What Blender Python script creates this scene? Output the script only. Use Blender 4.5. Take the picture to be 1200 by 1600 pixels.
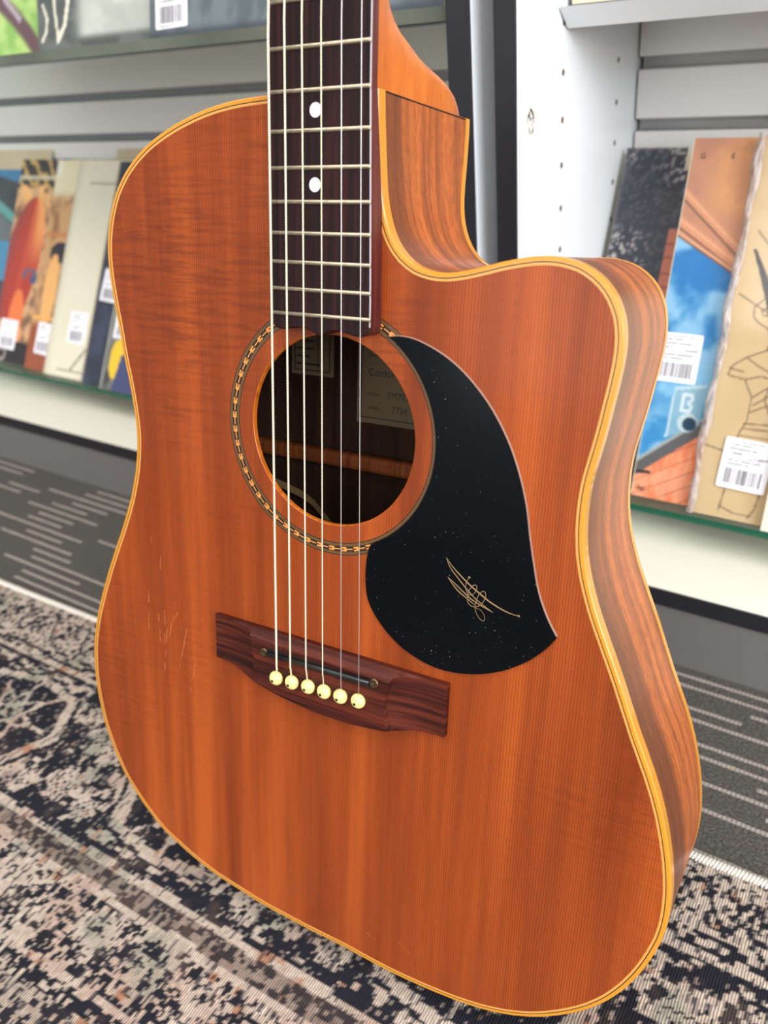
import bpy, bmesh, math, random
import numpy as np
from mathutils import Vector, Matrix
from mathutils.geometry import tessellate_polygon

random.seed(7)
SC = bpy.context.scene
COL = SC.collection
for _o in list(bpy.data.objects):
    bpy.data.objects.remove(_o)

# ------------------------------------------------------------------ camera
cd = bpy.data.cameras.new('camera'); cam = bpy.data.objects.new('camera', cd); COL.objects.link(cam)
WR = ((0.8293603, -0.2162588, 0.5151637), (0.5519952, 0.4597227, -0.6956697), (-0.0863877, 0.8613287, 0.5006496))
_m = Matrix(WR).to_4x4(); _m.translation = Vector((0, 0, 0.504)); cam.matrix_world = _m
cd.sensor_fit = 'VERTICAL'; cd.sensor_height = 24.0; cd.sensor_width = 18.0
cd.lens = 1300.0 / 1600.0 * 24.0
cd.clip_start = 0.02; cd.clip_end = 60
cd.dof.use_dof = True; cd.dof.focus_distance = 0.425; cd.dof.aperture_fstop = 19.5 / 3.6
SC.camera = cam

# ------------------------------------------------------------------ world, lights, exposure
SC.view_settings.view_transform = 'Standard'; SC.view_settings.look = 'None'
SC.view_settings.gamma = 1.0; SC.view_settings.use_curve_mapping = False
SC.view_settings.exposure = 0.42
W = bpy.data.worlds.new('shop_air'); SC.world = W; W.use_nodes = True
bg = W.node_tree.nodes['Background']; bg.inputs[0].default_value = (0.93, 0.95, 1.0, 1); bg.inputs[1].default_value = 0.38

def area(name, loc, target, sx, sy, power, col):
    l = bpy.data.lights.new(name, 'AREA'); l.shape = 'RECTANGLE'; l.size = sx; l.size_y = sy; l.energy = power; l.color = col
    o = bpy.data.objects.new(name, l); COL.objects.link(o); o.location = loc
    o.rotation_euler = (Vector(target) - Vector(loc)).to_track_quat('-Z', 'Y').to_euler()
    return o
area('shop_window_light', (2.6, -0.9, 1.5), (-0.3, 0.5, 0.35), 2.2, 1.8, 118, (0.93, 0.97, 1.0))
area('ceiling_panel_light', (-0.5, -0.5, 2.7), (-0.5, 0.4, 0.0), 2.6, 1.6, 46, (1.0, 0.965, 0.91))
area('shop_front_light', (-0.2, -3.0, 1.5), (-0.3, 0.5, 0.35), 2.6, 1.8, 30, (1.0, 0.975, 0.94))

# ------------------------------------------------------------------ helpers
def lin(c):
    r = []
    for v in c[:3]:
        v = v / 255.0 if max(c[:3]) > 1.5 else v
        r.append(v / 12.92 if v <= 0.04045 else ((v + 0.055) / 1.055) ** 2.4)
    return tuple(r) + (1.0,)
def linA(a):
    a = np.clip(a, 0, 1)
    return np.where(a <= 0.04045, a / 12.92, ((a + 0.055) / 1.055) ** 2.4)

class Mt:
    def __init__(s, name):
        s.m = bpy.data.materials.new(name); s.m.use_nodes = True
        s.t = s.m.node_tree; s.b = s.t.nodes['Principled BSDF']; s.out = s.t.nodes['Material Output']
        s._c = None
    def n(s, typ, ins=None, **props):
        nd = s.t.nodes.new(typ)
        for k, v in props.items(): setattr(nd, k, v)
        for k, v in (ins or {}).items(): s.put(nd.inputs[k], v)
        return nd
    def put(s, sock, v):
        if isinstance(v, bpy.types.NodeSocket): s.t.links.new(v, sock)
        elif isinstance(v, bpy.types.Node): s.t.links.new(v.outputs[0], sock)
        else: sock.default_value = v
    def mth(s, op, a, b=0.0, c=0.0):
        return s.n('ShaderNodeMath', {0: a, 1: b, 2: c}, operation=op).outputs[0]
    def coord(s, k='Object'):
        if s._c is None: s._c = s.n('ShaderNodeTexCoord')
        return s._c.outputs[k]
    def mp(s, vec, scale=(1, 1, 1), rot=(0, 0, 0), loc=(0, 0, 0)):
        return s.n('ShaderNodeMapping', {'Vector': vec, 'Scale': scale, 'Rotation': rot, 'Location': loc}).outputs[0]
    def noise(s, vec, scale, detail=3, rough=0.55, dist=0.0):
        return s.n('ShaderNodeTexNoise', {'Vector': vec, 'Scale': scale, 'Detail': detail, 'Roughness': rough, 'Distortion': dist}).outputs[0]
    def ramp(s, fac, stops, interp='LINEAR'):
        r = s.n('ShaderNodeValToRGB', {0: fac}); cr = r.color_ramp; cr.interpolation = interp
        while len(cr.elements) < len(stops): cr.elements.new(0.5)
        for e, (p, c) in zip(cr.elements, stops):
            e.position = p; e.color = lin(c) if not isinstance(c, float) else (c, c, c, 1)
        return r.outputs[0]
    def mix(s, fac, a, b, mode='MIX'):
        nd = s.n('ShaderNodeMix', data_type='RGBA', blend_type=mode)
        s.put(nd.inputs[0], fac); s.put(nd.inputs[6], a); s.put(nd.inputs[7], b)
        return nd.outputs[2]
    def bump(s, h, strength, dist=0.001):
        nd = s.n('ShaderNodeBump', {'Height': h, 'Strength': strength, 'Distance': dist})
        s.t.links.new(nd.outputs[0], s.b.inputs['Normal'])
    def set(s, **k):
        for a, v in k.items(): s.put(s.b.inputs[a.replace('_', ' ')], v)
        return s

def plain(name, rgb, rough=0.5, metal=0.0, coat=0.0, mott=0.06, mscale=30.0):
    M = Mt(name)
    c = lin(rgb)
    nz = M.noise(M.coord(), mscale, 4)
    f = M.mth('MULTIPLY_ADD', nz, mott * 2, 1 - mott)
    col = M.n('ShaderNodeVectorMath', {0: c[:3], 1: M.n('ShaderNodeCombineXYZ', {0: f, 1: f, 2: f}).outputs[0]}, operation='MULTIPLY').outputs[0]
    M.put(M.b.inputs['Base Color'], col)
    M.set(Roughness=rough, Metallic=metal)
    if coat: M.set(Coat_Weight=coat, Coat_Roughness=0.08)
    return M.m

def link(name, me, mats=None, parent=None, smooth=False, loc=None):
    o = bpy.data.objects.new(name, me); COL.objects.link(o)
    for m in (mats if isinstance(mats, (list, tuple)) else [mats]):
        if m: me.materials.append(m)
    if parent: o.parent = parent
    if loc is not None: o.location = loc
    if smooth: me.polygons.foreach_set('use_smooth', [True] * len(me.polygons))
    return o
def empty(name, loc=(0, 0, 0), rot=None):
    o = bpy.data.objects.new(name, None); COL.objects.link(o); o.empty_display_size = 0.05
    if rot is not None: o.matrix_world = Matrix.Translation(loc) @ rot.to_4x4()
    else: o.location = loc
    return o
def tag(o, label=None, cat=None, group=None, kind=None):
    if label: o['label'] = label
    if cat: o['category'] = cat
    if group: o['group'] = group
    if kind: o['kind'] = kind
    return o
MM = 0.001
class MB:
    """collects geometry in millimetres and links it as one mesh"""
    def __init__(s): s.v = []; s.f = []; s.mi = []
    def add(s, vs, fs, mi=0):
        b = len(s.v); s.v += [tuple(v) for v in vs]; s.f += [tuple(i + b for i in f) for f in fs]; s.mi += [mi] * len(fs); return s
    def box(s, x0, x1, y0, y1, z0, z1, mi=0, bev=0.0):
        if bev:
            bm = bmesh.new(); bmesh.ops.create_cube(bm, size=1)
            for v in bm.verts: v.co = Vector(((x0 + x1) / 2 + v.co.x * (x1 - x0), (y0 + y1) / 2 + v.co.y * (y1 - y0), (z0 + z1) / 2 + v.co.z * (z1 - z0)))
            bmesh.ops.bevel(bm, geom=bm.edges[:], offset=bev, segments=2, affect='EDGES', profile=0.5)
            bm.verts.index_update()
            s.add([v.co[:] for v in bm.verts], [[v.index for v in f.verts] for f in bm.faces], mi); bm.free(); return s
        return s.add([(x0, y0, z0), (x1, y0, z0), (x1, y1, z0), (x0, y1, z0), (x0, y0, z1), (x1, y0, z1), (x1, y1, z1), (x0, y1, z1)],
                     [(0, 3, 2, 1), (4, 5, 6, 7), (0, 1, 5, 4), (1, 2, 6, 5), (2, 3, 7, 6), (3, 0, 4, 7)], mi)
    def prism(s, outer, z0, z1, hole=None, mi=0, mside=None, bottom=True):
        """z0/z1 may be numbers or functions of (x, y)"""
        f0 = z0 if callable(z0) else (lambda x, y: z0)
        f1 = z1 if callable(z1) else (lambda x, y: z1)
        loops = [list(outer)] + ([list(hole)] if hole else [])
        flat = [p for l in loops for p in l]
        tris = tessellate_polygon([[Vector((p[0], p[1], 0)) for p in l] for l in loops])
        n = len(flat)
        up = []
        for t in tris:
            a, b, c = (flat[i] for i in t)
            cr = (b[0] - a[0]) * (c[1] - a[1]) - (b[1] - a[1]) * (c[0] - a[0])
            if abs(cr) < 1e-9: continue
            up.append(tuple(t) if cr > 0 else tuple(reversed(t)))
        vs = [(p[0], p[1], f1(*p)) for p in flat] + [(p[0], p[1], f0(*p)) for p in flat]
        s.add(vs, up + ([tuple(i + n for i in reversed(t)) for t in up] if bottom else []), mi)
        side = []; off = 0
        for li, l in enumerate(loops):
            ar = sum(l[i][0] * l[(i + 1) % len(l)][1] - l[(i + 1) % len(l)][0] * l[i][1] for i in range(len(l)))
            fl = (ar > 0) == (li == 0)
            for i in range(len(l)):
                a, b = off + i, off + (i + 1) % len(l)
                side.append((a, a + n, b + n, b) if fl else (b, b + n, a + n, a))
            off += len(l)
        s.add(vs, side, mi if mside is None else mside)
        return s
    def tube(s, pts, r, seg=8, mi=0, caps=True):
        pts = [Vector(p) for p in pts]; rr = r if isinstance(r, (list, tuple)) else [r] * len(pts)
        rings = []; up = None
        for i, p in enumerate(pts):
            d = (pts[min(i + 1, len(pts) - 1)] - pts[max(i - 1, 0)]).normalized()
            if up is None: up = d.orthogonal().normalized()
            up = (up - d * up.dot(d)).normalized(); sd = d.cross(up)
            rings.append([tuple(p + (up * math.cos(a) + sd * math.sin(a)) * rr[i]) for a in (2 * math.pi * k / seg for k in range(seg))])
        vs = [v for rg in rings for v in rg]; fs = []
        for i in range(len(rings) - 1):
            for k in range(seg):
                fs.append((i * seg + k, i * seg + (k + 1) % seg, (i + 1) * seg + (k + 1) % seg, (i + 1) * seg + k))
        if caps: fs += [tuple(reversed(range(seg))), tuple((len(rings) - 1) * seg + k for k in range(seg))]
        return s.add(vs, fs, mi)
    def lathe(s, prof, c, seg=20, mi=0):
        """prof: list of (radius, z) about the z axis through c"""
        vs = []; fs = []
        for r, z in prof:
            for k in range(seg):
                a = 2 * math.pi * k / seg; vs.append((c[0] + r * math.cos(a), c[1] + r * math.sin(a), c[2] + z))
        for i in range(len(prof) - 1):
            for k in range(seg):
                fs.append((i * seg + k, i * seg + (k + 1) % seg, (i + 1) * seg + (k + 1) % seg, (i + 1) * seg + k))
        fs += [tuple(reversed(range(seg))), tuple((len(prof) - 1) * seg + k for k in range(seg))]
        return s.add(vs, fs, mi)
    def ribbon(s, pts, w, z, mi=0):
        pts = [Vector((p[0], p[1])) for p in pts]; n = len(pts); vs = []
        for i, p in enumerate(pts):
            d = (pts[min(i + 1, n - 1)] - pts[max(i - 1, 0)]); d = d.normalized() if d.length else Vector((1, 0)); q = Vector((-d.y, d.x))
            ww = (w(i / (n - 1)) if callable(w) else w) / 2
            vs += [(p.x + q.x * ww, p.y + q.y * ww, z), (p.x - q.x * ww, p.y - q.y * ww, z)]
        return s.add(vs, [(2 * i, 2 * i + 1, 2 * i + 3, 2 * i + 2) for i in range(n - 1)], mi)
    def grid(s, P, mi=0, flip=False):
        """P[i][j] -> point"""
        n, m = len(P), len(P[0]); vs = [p for row in P for p in row]; fs = []
        for i in range(n - 1):
            for j in range(m - 1):
                q = (i * m + j, (i + 1) * m + j, (i + 1) * m + j + 1, i * m + j + 1); fs.append(tuple(reversed(q)) if flip else q)
        return s.add(vs, fs, mi)
    def build(s, name, mats, parent=None, smooth=False, loc=None, scale=MM):
        me = bpy.data.meshes.new(name)
        me.from_pydata([(a * scale, b * scale, c * scale) for a, b, c in s.v], [], s.f)
        o = link(name, me, mats, parent, smooth, loc)
        if len(me.materials) > 1: me.polygons.foreach_set('material_index', s.mi)
        me.update(); return o
def cr(pts, n=6):
    """catmull-rom through 2-D points"""
    P = [pts[0]] + list(pts) + [pts[-1]]; out = []
    for i in range(1, len(P) - 2):
        for k in range(n):
            t = k / n
            out.append(tuple(0.5 * (2 * P[i][j] + (P[i + 1][j] - P[i - 1][j]) * t + (2 * P[i - 1][j] - 5 * P[i][j] + 4 * P[i + 1][j] - P[i + 2][j]) * t * t
                             + (3 * P[i][j] - P[i - 1][j] - 3 * P[i + 1][j] + P[i + 2][j]) * t ** 3) for j in range(len(pts[0]))))
    out.append(tuple(pts[-1])); return out
def text_mesh(body, size, x, y, z, mi_obj_name, m, parent, align='LEFT', loc=None, squeeze=1.0):
    """flat lettering in mm at (x, y, z) of the parent's frame"""
    cu = bpy.data.curves.new('t', 'FONT'); cu.body = body; cu.size = size * MM; cu.align_x = align; cu.extrude = 0.00003
    to = bpy.data.objects.new('t', cu); COL.objects.link(to)
    me = bpy.data.meshes.new_from_object(to.evaluated_get(bpy.context.evaluated_depsgraph_get()))
    bpy.data.objects.remove(to); bpy.data.curves.remove(cu)
    for v in me.vertices: v.co.x *= squeeze; v.co += Vector((x * MM, y * MM, z * MM))
    me.name = mi_obj_name
    return link(mi_obj_name, me, m, parent, loc=loc)

# numpy noise for painted surfaces
def hash2(ix, iy, seed):
    h = (ix.astype(np.int64) * 374761393 + iy.astype(np.int64) * 668265263 + seed * 1442695041) & 0xffffffff
    h = ((h ^ (h >> 13)) * 1274126177) & 0xffffffff
    return ((h ^ (h >> 16)) & 0xffff) / 65535.0
def vn(x, y, seed=0):
    ix = np.floor(x); iy = np.floor(y); fx = x - ix; fy = y - iy; fx = fx * fx * (3 - 2 * fx); fy = fy * fy * (3 - 2 * fy)
    a = hash2(ix, iy, seed); b = hash2(ix + 1, iy, seed); c = hash2(ix, iy + 1, seed); d = hash2(ix + 1, iy + 1, seed)
    return (a * (1 - fx) + b * fx) * (1 - fy) + (c * (1 - fx) + d * fx) * fy
def fbm(x, y, seed=0, o=4):
    s = 0; a = 0.5; t = 0
    for k in range(o): s = s + a * vn(x * 2 ** k, y * 2 ** k, seed + k * 17); t += a; a *= 0.5
    return s / t
def C3(*c): return np.array(c, float) / 255.0
def lay(base, mask, col):
    mask = np.clip(mask, 0, 1)[..., None]
    return base * (1 - mask) + (col if isinstance(col, np.ndarray) and col.ndim > 1 else np.asarray(col)) * mask
def sst(a, b, x): t = np.clip((x - a) / (b - a), 0, 1); return t * t * (3 - 2 * t)
def segd(U, V, p, q):
    """distance to the segment p-q"""
    px, py = p; dx, dy = q[0] - px, q[1] - py; L = dx * dx + dy * dy + 1e-9
    t = np.clip(((U - px) * dx + (V - py) * dy) / L, 0, 1)
    return np.hypot(U - px - t * dx, V - py - t * dy)
def pld(U, V, pts):
    d = np.full(U.shape, 1e9)
    for i in range(len(pts) - 1): d = np.minimum(d, segd(U, V, pts[i], pts[i + 1]))
    return d
def halfp(U, V, p, q):
    """positive to the left of the directed line p->q, in mm"""
    dx, dy = q[0] - p[0], q[1] - p[1]; L = math.hypot(dx, dy)
    return (dx * (V - p[1]) - dy * (U - p[0])) / L
def painted(name, us, vs, fn, zfn=None, extra=None, mats=None, parent=None, smooth=False, scale=MM):
    """grid us x vs (mm) whose point colours come from fn(U, V); extra = MB of further geometry with material 1.."""
    U, V = np.meshgrid(us, vs); nV, nU = U.shape
    colr = linA(fn(U, V)); Z = zfn(U, V) if zfn else np.zeros(U.shape)
    co = np.stack([U, V, Z], -1).reshape(-1, 3)
    idx = np.arange(nV * nU).reshape(nV, nU)
    q = np.stack([idx[:-1, :-1], idx[:-1, 1:], idx[1:, 1:], idx[1:, :-1]], -1).reshape(-1, 4)
    ev = np.array(extra.v, float) if extra and extra.v else np.zeros((0, 3)); ef = extra.f if extra else []
    allco = np.vstack([co, ev]) * scale
    me = bpy.data.meshes.new(name); me.vertices.add(len(allco)); me.vertices.foreach_set('co', allco.ravel())
    nl = q.size + sum(len(f) for f in ef); me.loops.add(nl)
    lv = np.concatenate([q.ravel()] + [np.array(f) + len(co) for f in ef]) if ef else q.ravel()
    me.loops.foreach_set('vertex_index', lv.astype(np.int32))
    tot = np.concatenate([np.full(len(q), 4), np.array([len(f) for f in ef], int)]) if ef else np.full(len(q), 4)
    st = np.concatenate([[0], np.cumsum(tot)[:-1]])
    me.polygons.add(len(tot)); me.polygons.foreach_set('loop_start', st.astype(np.int32)); me.polygons.foreach_set('loop_total', tot.astype(np.int32))
    o = link(name, me, mats, parent)
    if ef and len(me.materials) > 1:
        me.polygons.foreach_set('material_index', np.concatenate([np.zeros(len(q)), np.array(extra.mi) + 1]).astype(np.int32))
    at = me.color_attributes.new('paint', 'FLOAT_COLOR', 'POINT')
    ca = np.ones((len(allco), 4)); ca[:len(co), :3] = colr.reshape(-1, 3); at.data.foreach_set('color', ca.ravel().astype(np.float32))
    me.update(calc_edges=True)
    if smooth: me.polygons.foreach_set('use_smooth', [True] * len(me.polygons))
    return o

# ------------------------------------------------------------------ materials
def m_top():
    M = Mt('aged_spruce'); c = M.coord()
    wob = M.noise(M.mp(c, (6, 1.2, 1)), 3, 2)
    x = M.n('ShaderNodeSeparateXYZ', {0: c}).outputs[0]
    xx = M.mth('MULTIPLY_ADD', wob, 0.006, x)
    # annual rings: fine lines about 1.1 mm apart, spacing drifting across the plate
    ph = M.mth('MULTIPLY', xx, 2 * math.pi / 0.00135)
    sp = M.mth('MULTIPLY_ADD', M.noise(M.mp(c, (14, 0.3, 1)), 1, 2), 60.0, ph)
    ln = M.mth('POWER', M.mth('MULTIPLY_ADD', M.mth('SINE', sp), 0.5, 0.5), 3.0)
    amp = M.ramp(M.noise(M.mp(c, (9, 0.5, 1)), 1.3, 3), [(0.3, 0.25), (0.7, 1.0)])
    lines = M.mth('MULTIPLY', ln, amp)
    band = M.noise(M.mp(c, (22, 0.9, 1), loc=(3, 0, 0)), 1.6, 4, 0.6)
    col = M.ramp(band, [(0.32, (116, 47, 15)), (0.5, (146, 64, 22)), (0.68, (176, 83, 30))])
    col = M.mix(M.mth('MULTIPLY', lines, 0.62), col, lin((84, 28, 12)))
    # silking across the grain
    silk = M.noise(M.mp(c, (34, 380, 1)), 1.0, 4, 0.65, 0.3)
    xs_ = M.n('ShaderNodeSeparateXYZ', {0: c}); left = M.ramp(M.mth('MULTIPLY_ADD', xs_.outputs[0], 2.5, M.mth('MULTIPLY', xs_.outputs[1], -0.6)), [(0.0, 1.0), (0.01, 1.0)])
    sm = M.mth('MULTIPLY', M.ramp(M.noise(M.mp(c, loc=(5, 2, 0)), 6, 2), [(0.42, 0.12), (0.6, 1.0)]), M.ramp(M.mth('ADD', M.mth('ABSOLUTE', xs_.outputs[0]), xs_.outputs[1]), [(0.02, 0.15), (0.22, 1.0)]))
    sk = M.mth('MULTIPLY', M.ramp(silk, [(0.45, 0.0), (0.62, 1.0)]), sm)
    col = M.mix(M.mth('MULTIPLY', sk, 0.5), col, lin((88, 34, 14)))
    pore = M.noise(M.mp(c, (900, 160, 1)), 1.0, 2)
    col = M.mix(M.mth('MULTIPLY', M.ramp(pore, [(0.6, 0.0), (0.75, 1.0)]), 0.3), col, lin((84, 34, 16)))
    spk = M.noise(M.mp(c, (420, 420, 1)), 1.0, 1)
    col = M.mix(M.mth('MULTIPLY', M.ramp(spk, [(0.78, 0.0), (0.83, 1.0)]), 0.3), col, lin((210, 130, 74)))
    M.set(Base_Color=col, Roughness=0.42, Specular_IOR_Level=0.2, Coat_Weight=0.25, Coat_Roughness=0.15)
    M.bump(lines, 0.12, 0.0002)
    return M.m
def m_side():
    # UV: u = metres along the rim, v = metres back from the front edge
    M = Mt('side_blackwood'); uv = M.coord('UV')
    u = M.n('ShaderNodeSeparateXYZ', {0: uv}).outputs[1]
    wv = M.noise(M.mp(uv, (5, 12, 1)), 1.0, 2)
    v2 = M.mth('MULTIPLY_ADD', wv, 0.022, u)
    st = M.noise(M.n('ShaderNodeCombineXYZ', {0: M.mth('MULTIPLY', M.n('ShaderNodeSeparateXYZ', {0: uv}).outputs[0], 2.5), 1: M.mth('MULTIPLY', v2, 95.0)}).outputs[0], 1.0, 4, 0.6)
    base = M.ramp(st, [(0.28, (104, 52, 26)), (0.45, (152, 78, 34)), (0.58, (184, 96, 40)), (0.75, (206, 118, 54))])
    dark = M.ramp(v2, [(0.012, 0.85), (0.026, 1.0), (0.036, 0.35), (0.05, 0.0)])
    base = M.mix(M.mth('MULTIPLY', dark, 0.66), base, lin((66, 36, 24)))
    fig = M.noise(M.mp(uv, (160, 420, 1)), 1.0, 4, 0.6, 0.6)
    base = M.mix(M.mth('MULTIPLY', M.ramp(fig, [(0.45, 0.0), (0.62, 1.0)]), 0.34), base, lin((80, 38, 20)))
    hair = M.noise(M.mp(uv, (12, 1500, 1)), 1.0, 2)
    base = M.mix(M.mth('MULTIPLY', M.ramp(hair, [(0.5, 0.0), (0.7, 1.0)]), 0.25), base, lin((88, 50, 34)))
    M.set(Base_Color=base, Roughness=0.36, Specular_IOR_Level=0.22, Coat_Weight=0.22, Coat_Roughness=0.22)
    M.bump(hair, 0.06, 0.0002)
    return M.m
def m_wood(name, a, b, d, scale=(300, 12, 300), rough=0.4, coat=0.2, contrast=(0.35, 0.65)):
    M = Mt(name); c = M.coord()
    n1 = M.noise(M.mp(c, scale), 1.0, 4, 0.6, 0.3)
    col = M.ramp(n1, [(contrast[0], a), ((contrast[0] + contrast[1]) / 2, b), (contrast[1], d)])
    n2 = M.noise(M.mp(c, tuple(4 * k for k in scale)), 1.0, 2)
    col = M.mix(M.mth('MULTIPLY', M.ramp(n2, [(0.55, 0.0), (0.7, 1.0)]), 0.35), col, lin(a))
    M.set(Base_Color=col, Roughness=rough, Coat_Weight=coat, Coat_Roughness=0.2, Specular_IOR_Level=0.2)
    M.bump(n2, 0.05, 0.0002)
    return M.m
MT_TOP = m_top(); MT_SIDE = m_side()
MT_NECK = m_wood('neck_mahogany', (168, 82, 20), (190, 98, 27), (206, 114, 38), (420, 14, 60), 0.38, 0.3)
MT_FB = m_wood('dark_rosewood', (20, 9, 10), (32, 14, 15), (52, 22, 21), (420, 10, 300), 0.5, 0.0)
MT_FBS = m_wood('rosewood_edge', (70, 28, 26), (88, 36, 32), (104, 46, 38), (300, 14, 300), 0.45, 0.1)
MT_BRG = m_wood('bridge_rosewood', (34, 11, 9), (66, 24, 17), (92, 38, 25), (9, 330, 60), 0.5, 0.0, (0.36, 0.62))
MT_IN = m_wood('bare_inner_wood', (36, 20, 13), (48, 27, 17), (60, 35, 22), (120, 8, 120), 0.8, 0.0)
MT_BRACE = m_wood('brace_wood', (92, 44, 18), (112, 56, 24), (130, 68, 30), (420, 14, 60), 0.7, 0.0)
MT_BIND = plain('amber_binding', (204, 136, 36), 0.3, coat=0.4, mott=0.08)
MT_PURF = plain('cream_purfling', (214, 148, 72), 0.4, coat=0.3, mott=0.12, mscale=300)
MT_BLK = plain('black_line', (30, 20, 14), 0.4)
MT_OLV = plain('rosette_brown', (98, 68, 34), 0.4, mott=0.2, mscale=500)
MT_TAN = plain('rosette_tan', (222, 140, 66), 0.4, mott=0.15, mscale=400)
MT_FRET = plain('nickel_fret', (176, 164, 142), 0.28, 0.85, mott=0.12, mscale=400)
MT_DOT = plain('pearl_dot', (226, 222, 226), 0.25, coat=0.4, mott=0.05)
MT_PIN = plain('cream_bridge_pin', (238, 222, 140), 0.35, coat=0.3, mott=0.06, mscale=200)
MT_INK = plain('black_ink', (22, 20, 20), 0.6)
MT_PRINT = plain('grey_print', (74, 70, 76), 0.7)
MT_ROD = plain('black_rod', (20, 22, 26), 0.4)
MT_FERR = plain('dull_brass', (104, 84, 60), 0.35, 0.8)
MT_LOGO = plain('gold_script', (150, 122, 84), 0.4, 0.0)
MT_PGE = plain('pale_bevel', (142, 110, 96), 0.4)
MT_EDGEGLINT = plain('dusty_edge_glint', (150, 132, 138), 0.4)  # dust and gloss highlight along the treble board edge, painted as a paler colour
MT_PAPER = plain('aged_label_paper', (104, 86, 62), 0.8, mott=0.08, mscale=80)
MT_STICK = plain('white_sticker', (244, 240, 246), 0.5, mott=0.01)
MT_CARD = plain('card_edge', (206, 196, 172), 0.8, mott=0.1, mscale=200)
MT_PLAST = plain('white_plastic_strap', (120, 94, 62), 0.5)
def m_string(name, rgb, rough, wound, metal=0.55):
    M = Mt(name)
    M.set(Base_Color=lin(rgb), Roughness=rough, Metallic=metal)
    y = M.n('ShaderNodeSeparateXYZ', {0: M.coord()}).outputs[1]
    if wound: M.bump(M.mth('SINE', M.mth('MULTIPLY', y, 2 * math.pi / 0.0009)), 0.5, 0.0002)
    else: M.put(M.b.inputs['Roughness'], M.mth('MULTIPLY_ADD', M.noise(M.coord(), 200, 2), 0.1, rough))
    return M.m
MT_WND = m_string('bronze_wound', (250, 236, 204), 0.42, True)
MT_PLN = m_string('plain_steel', (214, 210, 206), 0.3, False, 0.8)
def m_pg():
    M = Mt('black_pickguard'); c = M.coord()
    n = M.noise(M.mp(c, (800, 800, 1)), 1.0, 1); f = M.ramp(n, [(0.745, 0.0), (0.79, 1.0)])
    col = M.mix(M.mth('MULTIPLY', f, 0.35), lin((3, 6, 10)), lin((190, 190, 200)))
    hz = M.noise(c, 16, 3)
    M.set(Base_Color=col, Roughness=M.mth('MULTIPLY_ADD', hz, 0.14, 0.10), Specular_IOR_Level=0.22)
    return M.m
MT_PG = m_pg()
def m_melamine(name, rgb):
    M = Mt(name); c = M.coord(); n = M.noise(c, 9, 4)
    col = M.mix(M.mth('MULTIPLY', n, 0.12), lin(rgb), lin(tuple(v * 0.86 for v in rgb)))
    sp = M.noise(c, 70, 2)
    col = M.mix(M.ramp(sp, [(0.76, 0.0), (0.8, 0.35)]), col, lin((150, 142, 132)))
    M.set(Base_Color=col, Roughness=0.38, Specular_IOR_Level=0.4)
    return M.m
MT_MEL = m_melamine('white_melamine', (232, 234, 236))
MT_DECK = m_melamine('cream_deck_laminate', (228, 223, 208))
MT_SLAT = m_melamine('pale_grey_slat_laminate', (226, 223, 219))
MT_TRIM = plain('black_edge_trim', (38, 38, 42), 0.35, mott=0.1)
MT_KICK = plain('grey_kickboard', (116, 112, 110), 0.6, mott=0.05)
MT_HOLE = plain('shelf_pin_hole', (92, 74, 52), 0.9)
MT_STAIN = plain('old_adhesive', (206, 192, 164), 0.7, mott=0.3, mscale=600)
MT_ALU = plain('brushed_aluminium', (150, 150, 150), 0.42, 0.75, mott=0.12, mscale=20)
MT_WALL = plain('shop_wall_paint', (205, 202, 196), 0.8)
def m_glass(name, tint, edge):
    M = Mt(name); c = M.coord()
    t = M.t
    tr = M.n('ShaderNodeBsdfTransparent', {0: lin(tint)}); gl = M.n('ShaderNodeBsdfGlossy', {0: (1, 1, 1, 1), 'Roughness': 0.02})
    fc = M.n('ShaderNodeLayerWeight', {'Blend': 0.5}).outputs[1]
    k = M.mth('MULTIPLY', M.mth('MULTIPLY_ADD', M.mth('POWER', fc, 5.0), 0.8, 0.04), M.mth('MULTIPLY_ADD', M.noise(c, 3, 2), 0.2, 0.85))
    mx = M.n('ShaderNodeMixShader', {0: k, 1: tr.outputs[0], 2: gl.outputs[0]})
    t.links.new(mx.outputs[0], M.out.inputs[0])
    return M.m
MT_GLASS = m_glass('clear_shelf_glass', (238, 246, 242), 0)
MT_GEDGE2 = plain('smoky_glass_edge', (98, 102, 88), 0.15, coat=0.5, mott=0.7, mscale=9)
MT_GEDGE = plain('green_glass_edge', (22, 88, 66), 0.15, coat=0.5, mott=0.15, mscale=40)
def m_film():
    M = Mt('clear_plastic_film'); c = M.coord()
    w = M.noise(M.mp(c, (14, 9, 1)), 1.0, 2, 0.5, 0.5)
    bp = M.n('ShaderNodeBump', {'Height': w, 'Strength': 0.15, 'Distance': 0.002})
    tr = M.n('ShaderNodeBsdfTransparent', {0: (0.97, 0.97, 0.97, 1)}); gl = M.n('ShaderNodeBsdfGlossy', {0: (1, 1, 1, 1), 'Roughness': 0.12, 'Normal': bp.outputs[0]})
    fc = M.n('ShaderNodeLayerWeight', {'Blend': 0.5, 'Normal': bp.outputs[0]}).outputs[1]
    mx = M.n('ShaderNodeMixShader', {0: M.mth('MULTIPLY_ADD', M.mth('POWER', fc, 5.0), 0.8, 0.05), 1: tr.outputs[0], 2: gl.outputs[0]})
    M.t.links.new(mx.outputs[0], M.out.inputs[0]); return M.m
MT_FILM = m_film()
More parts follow.
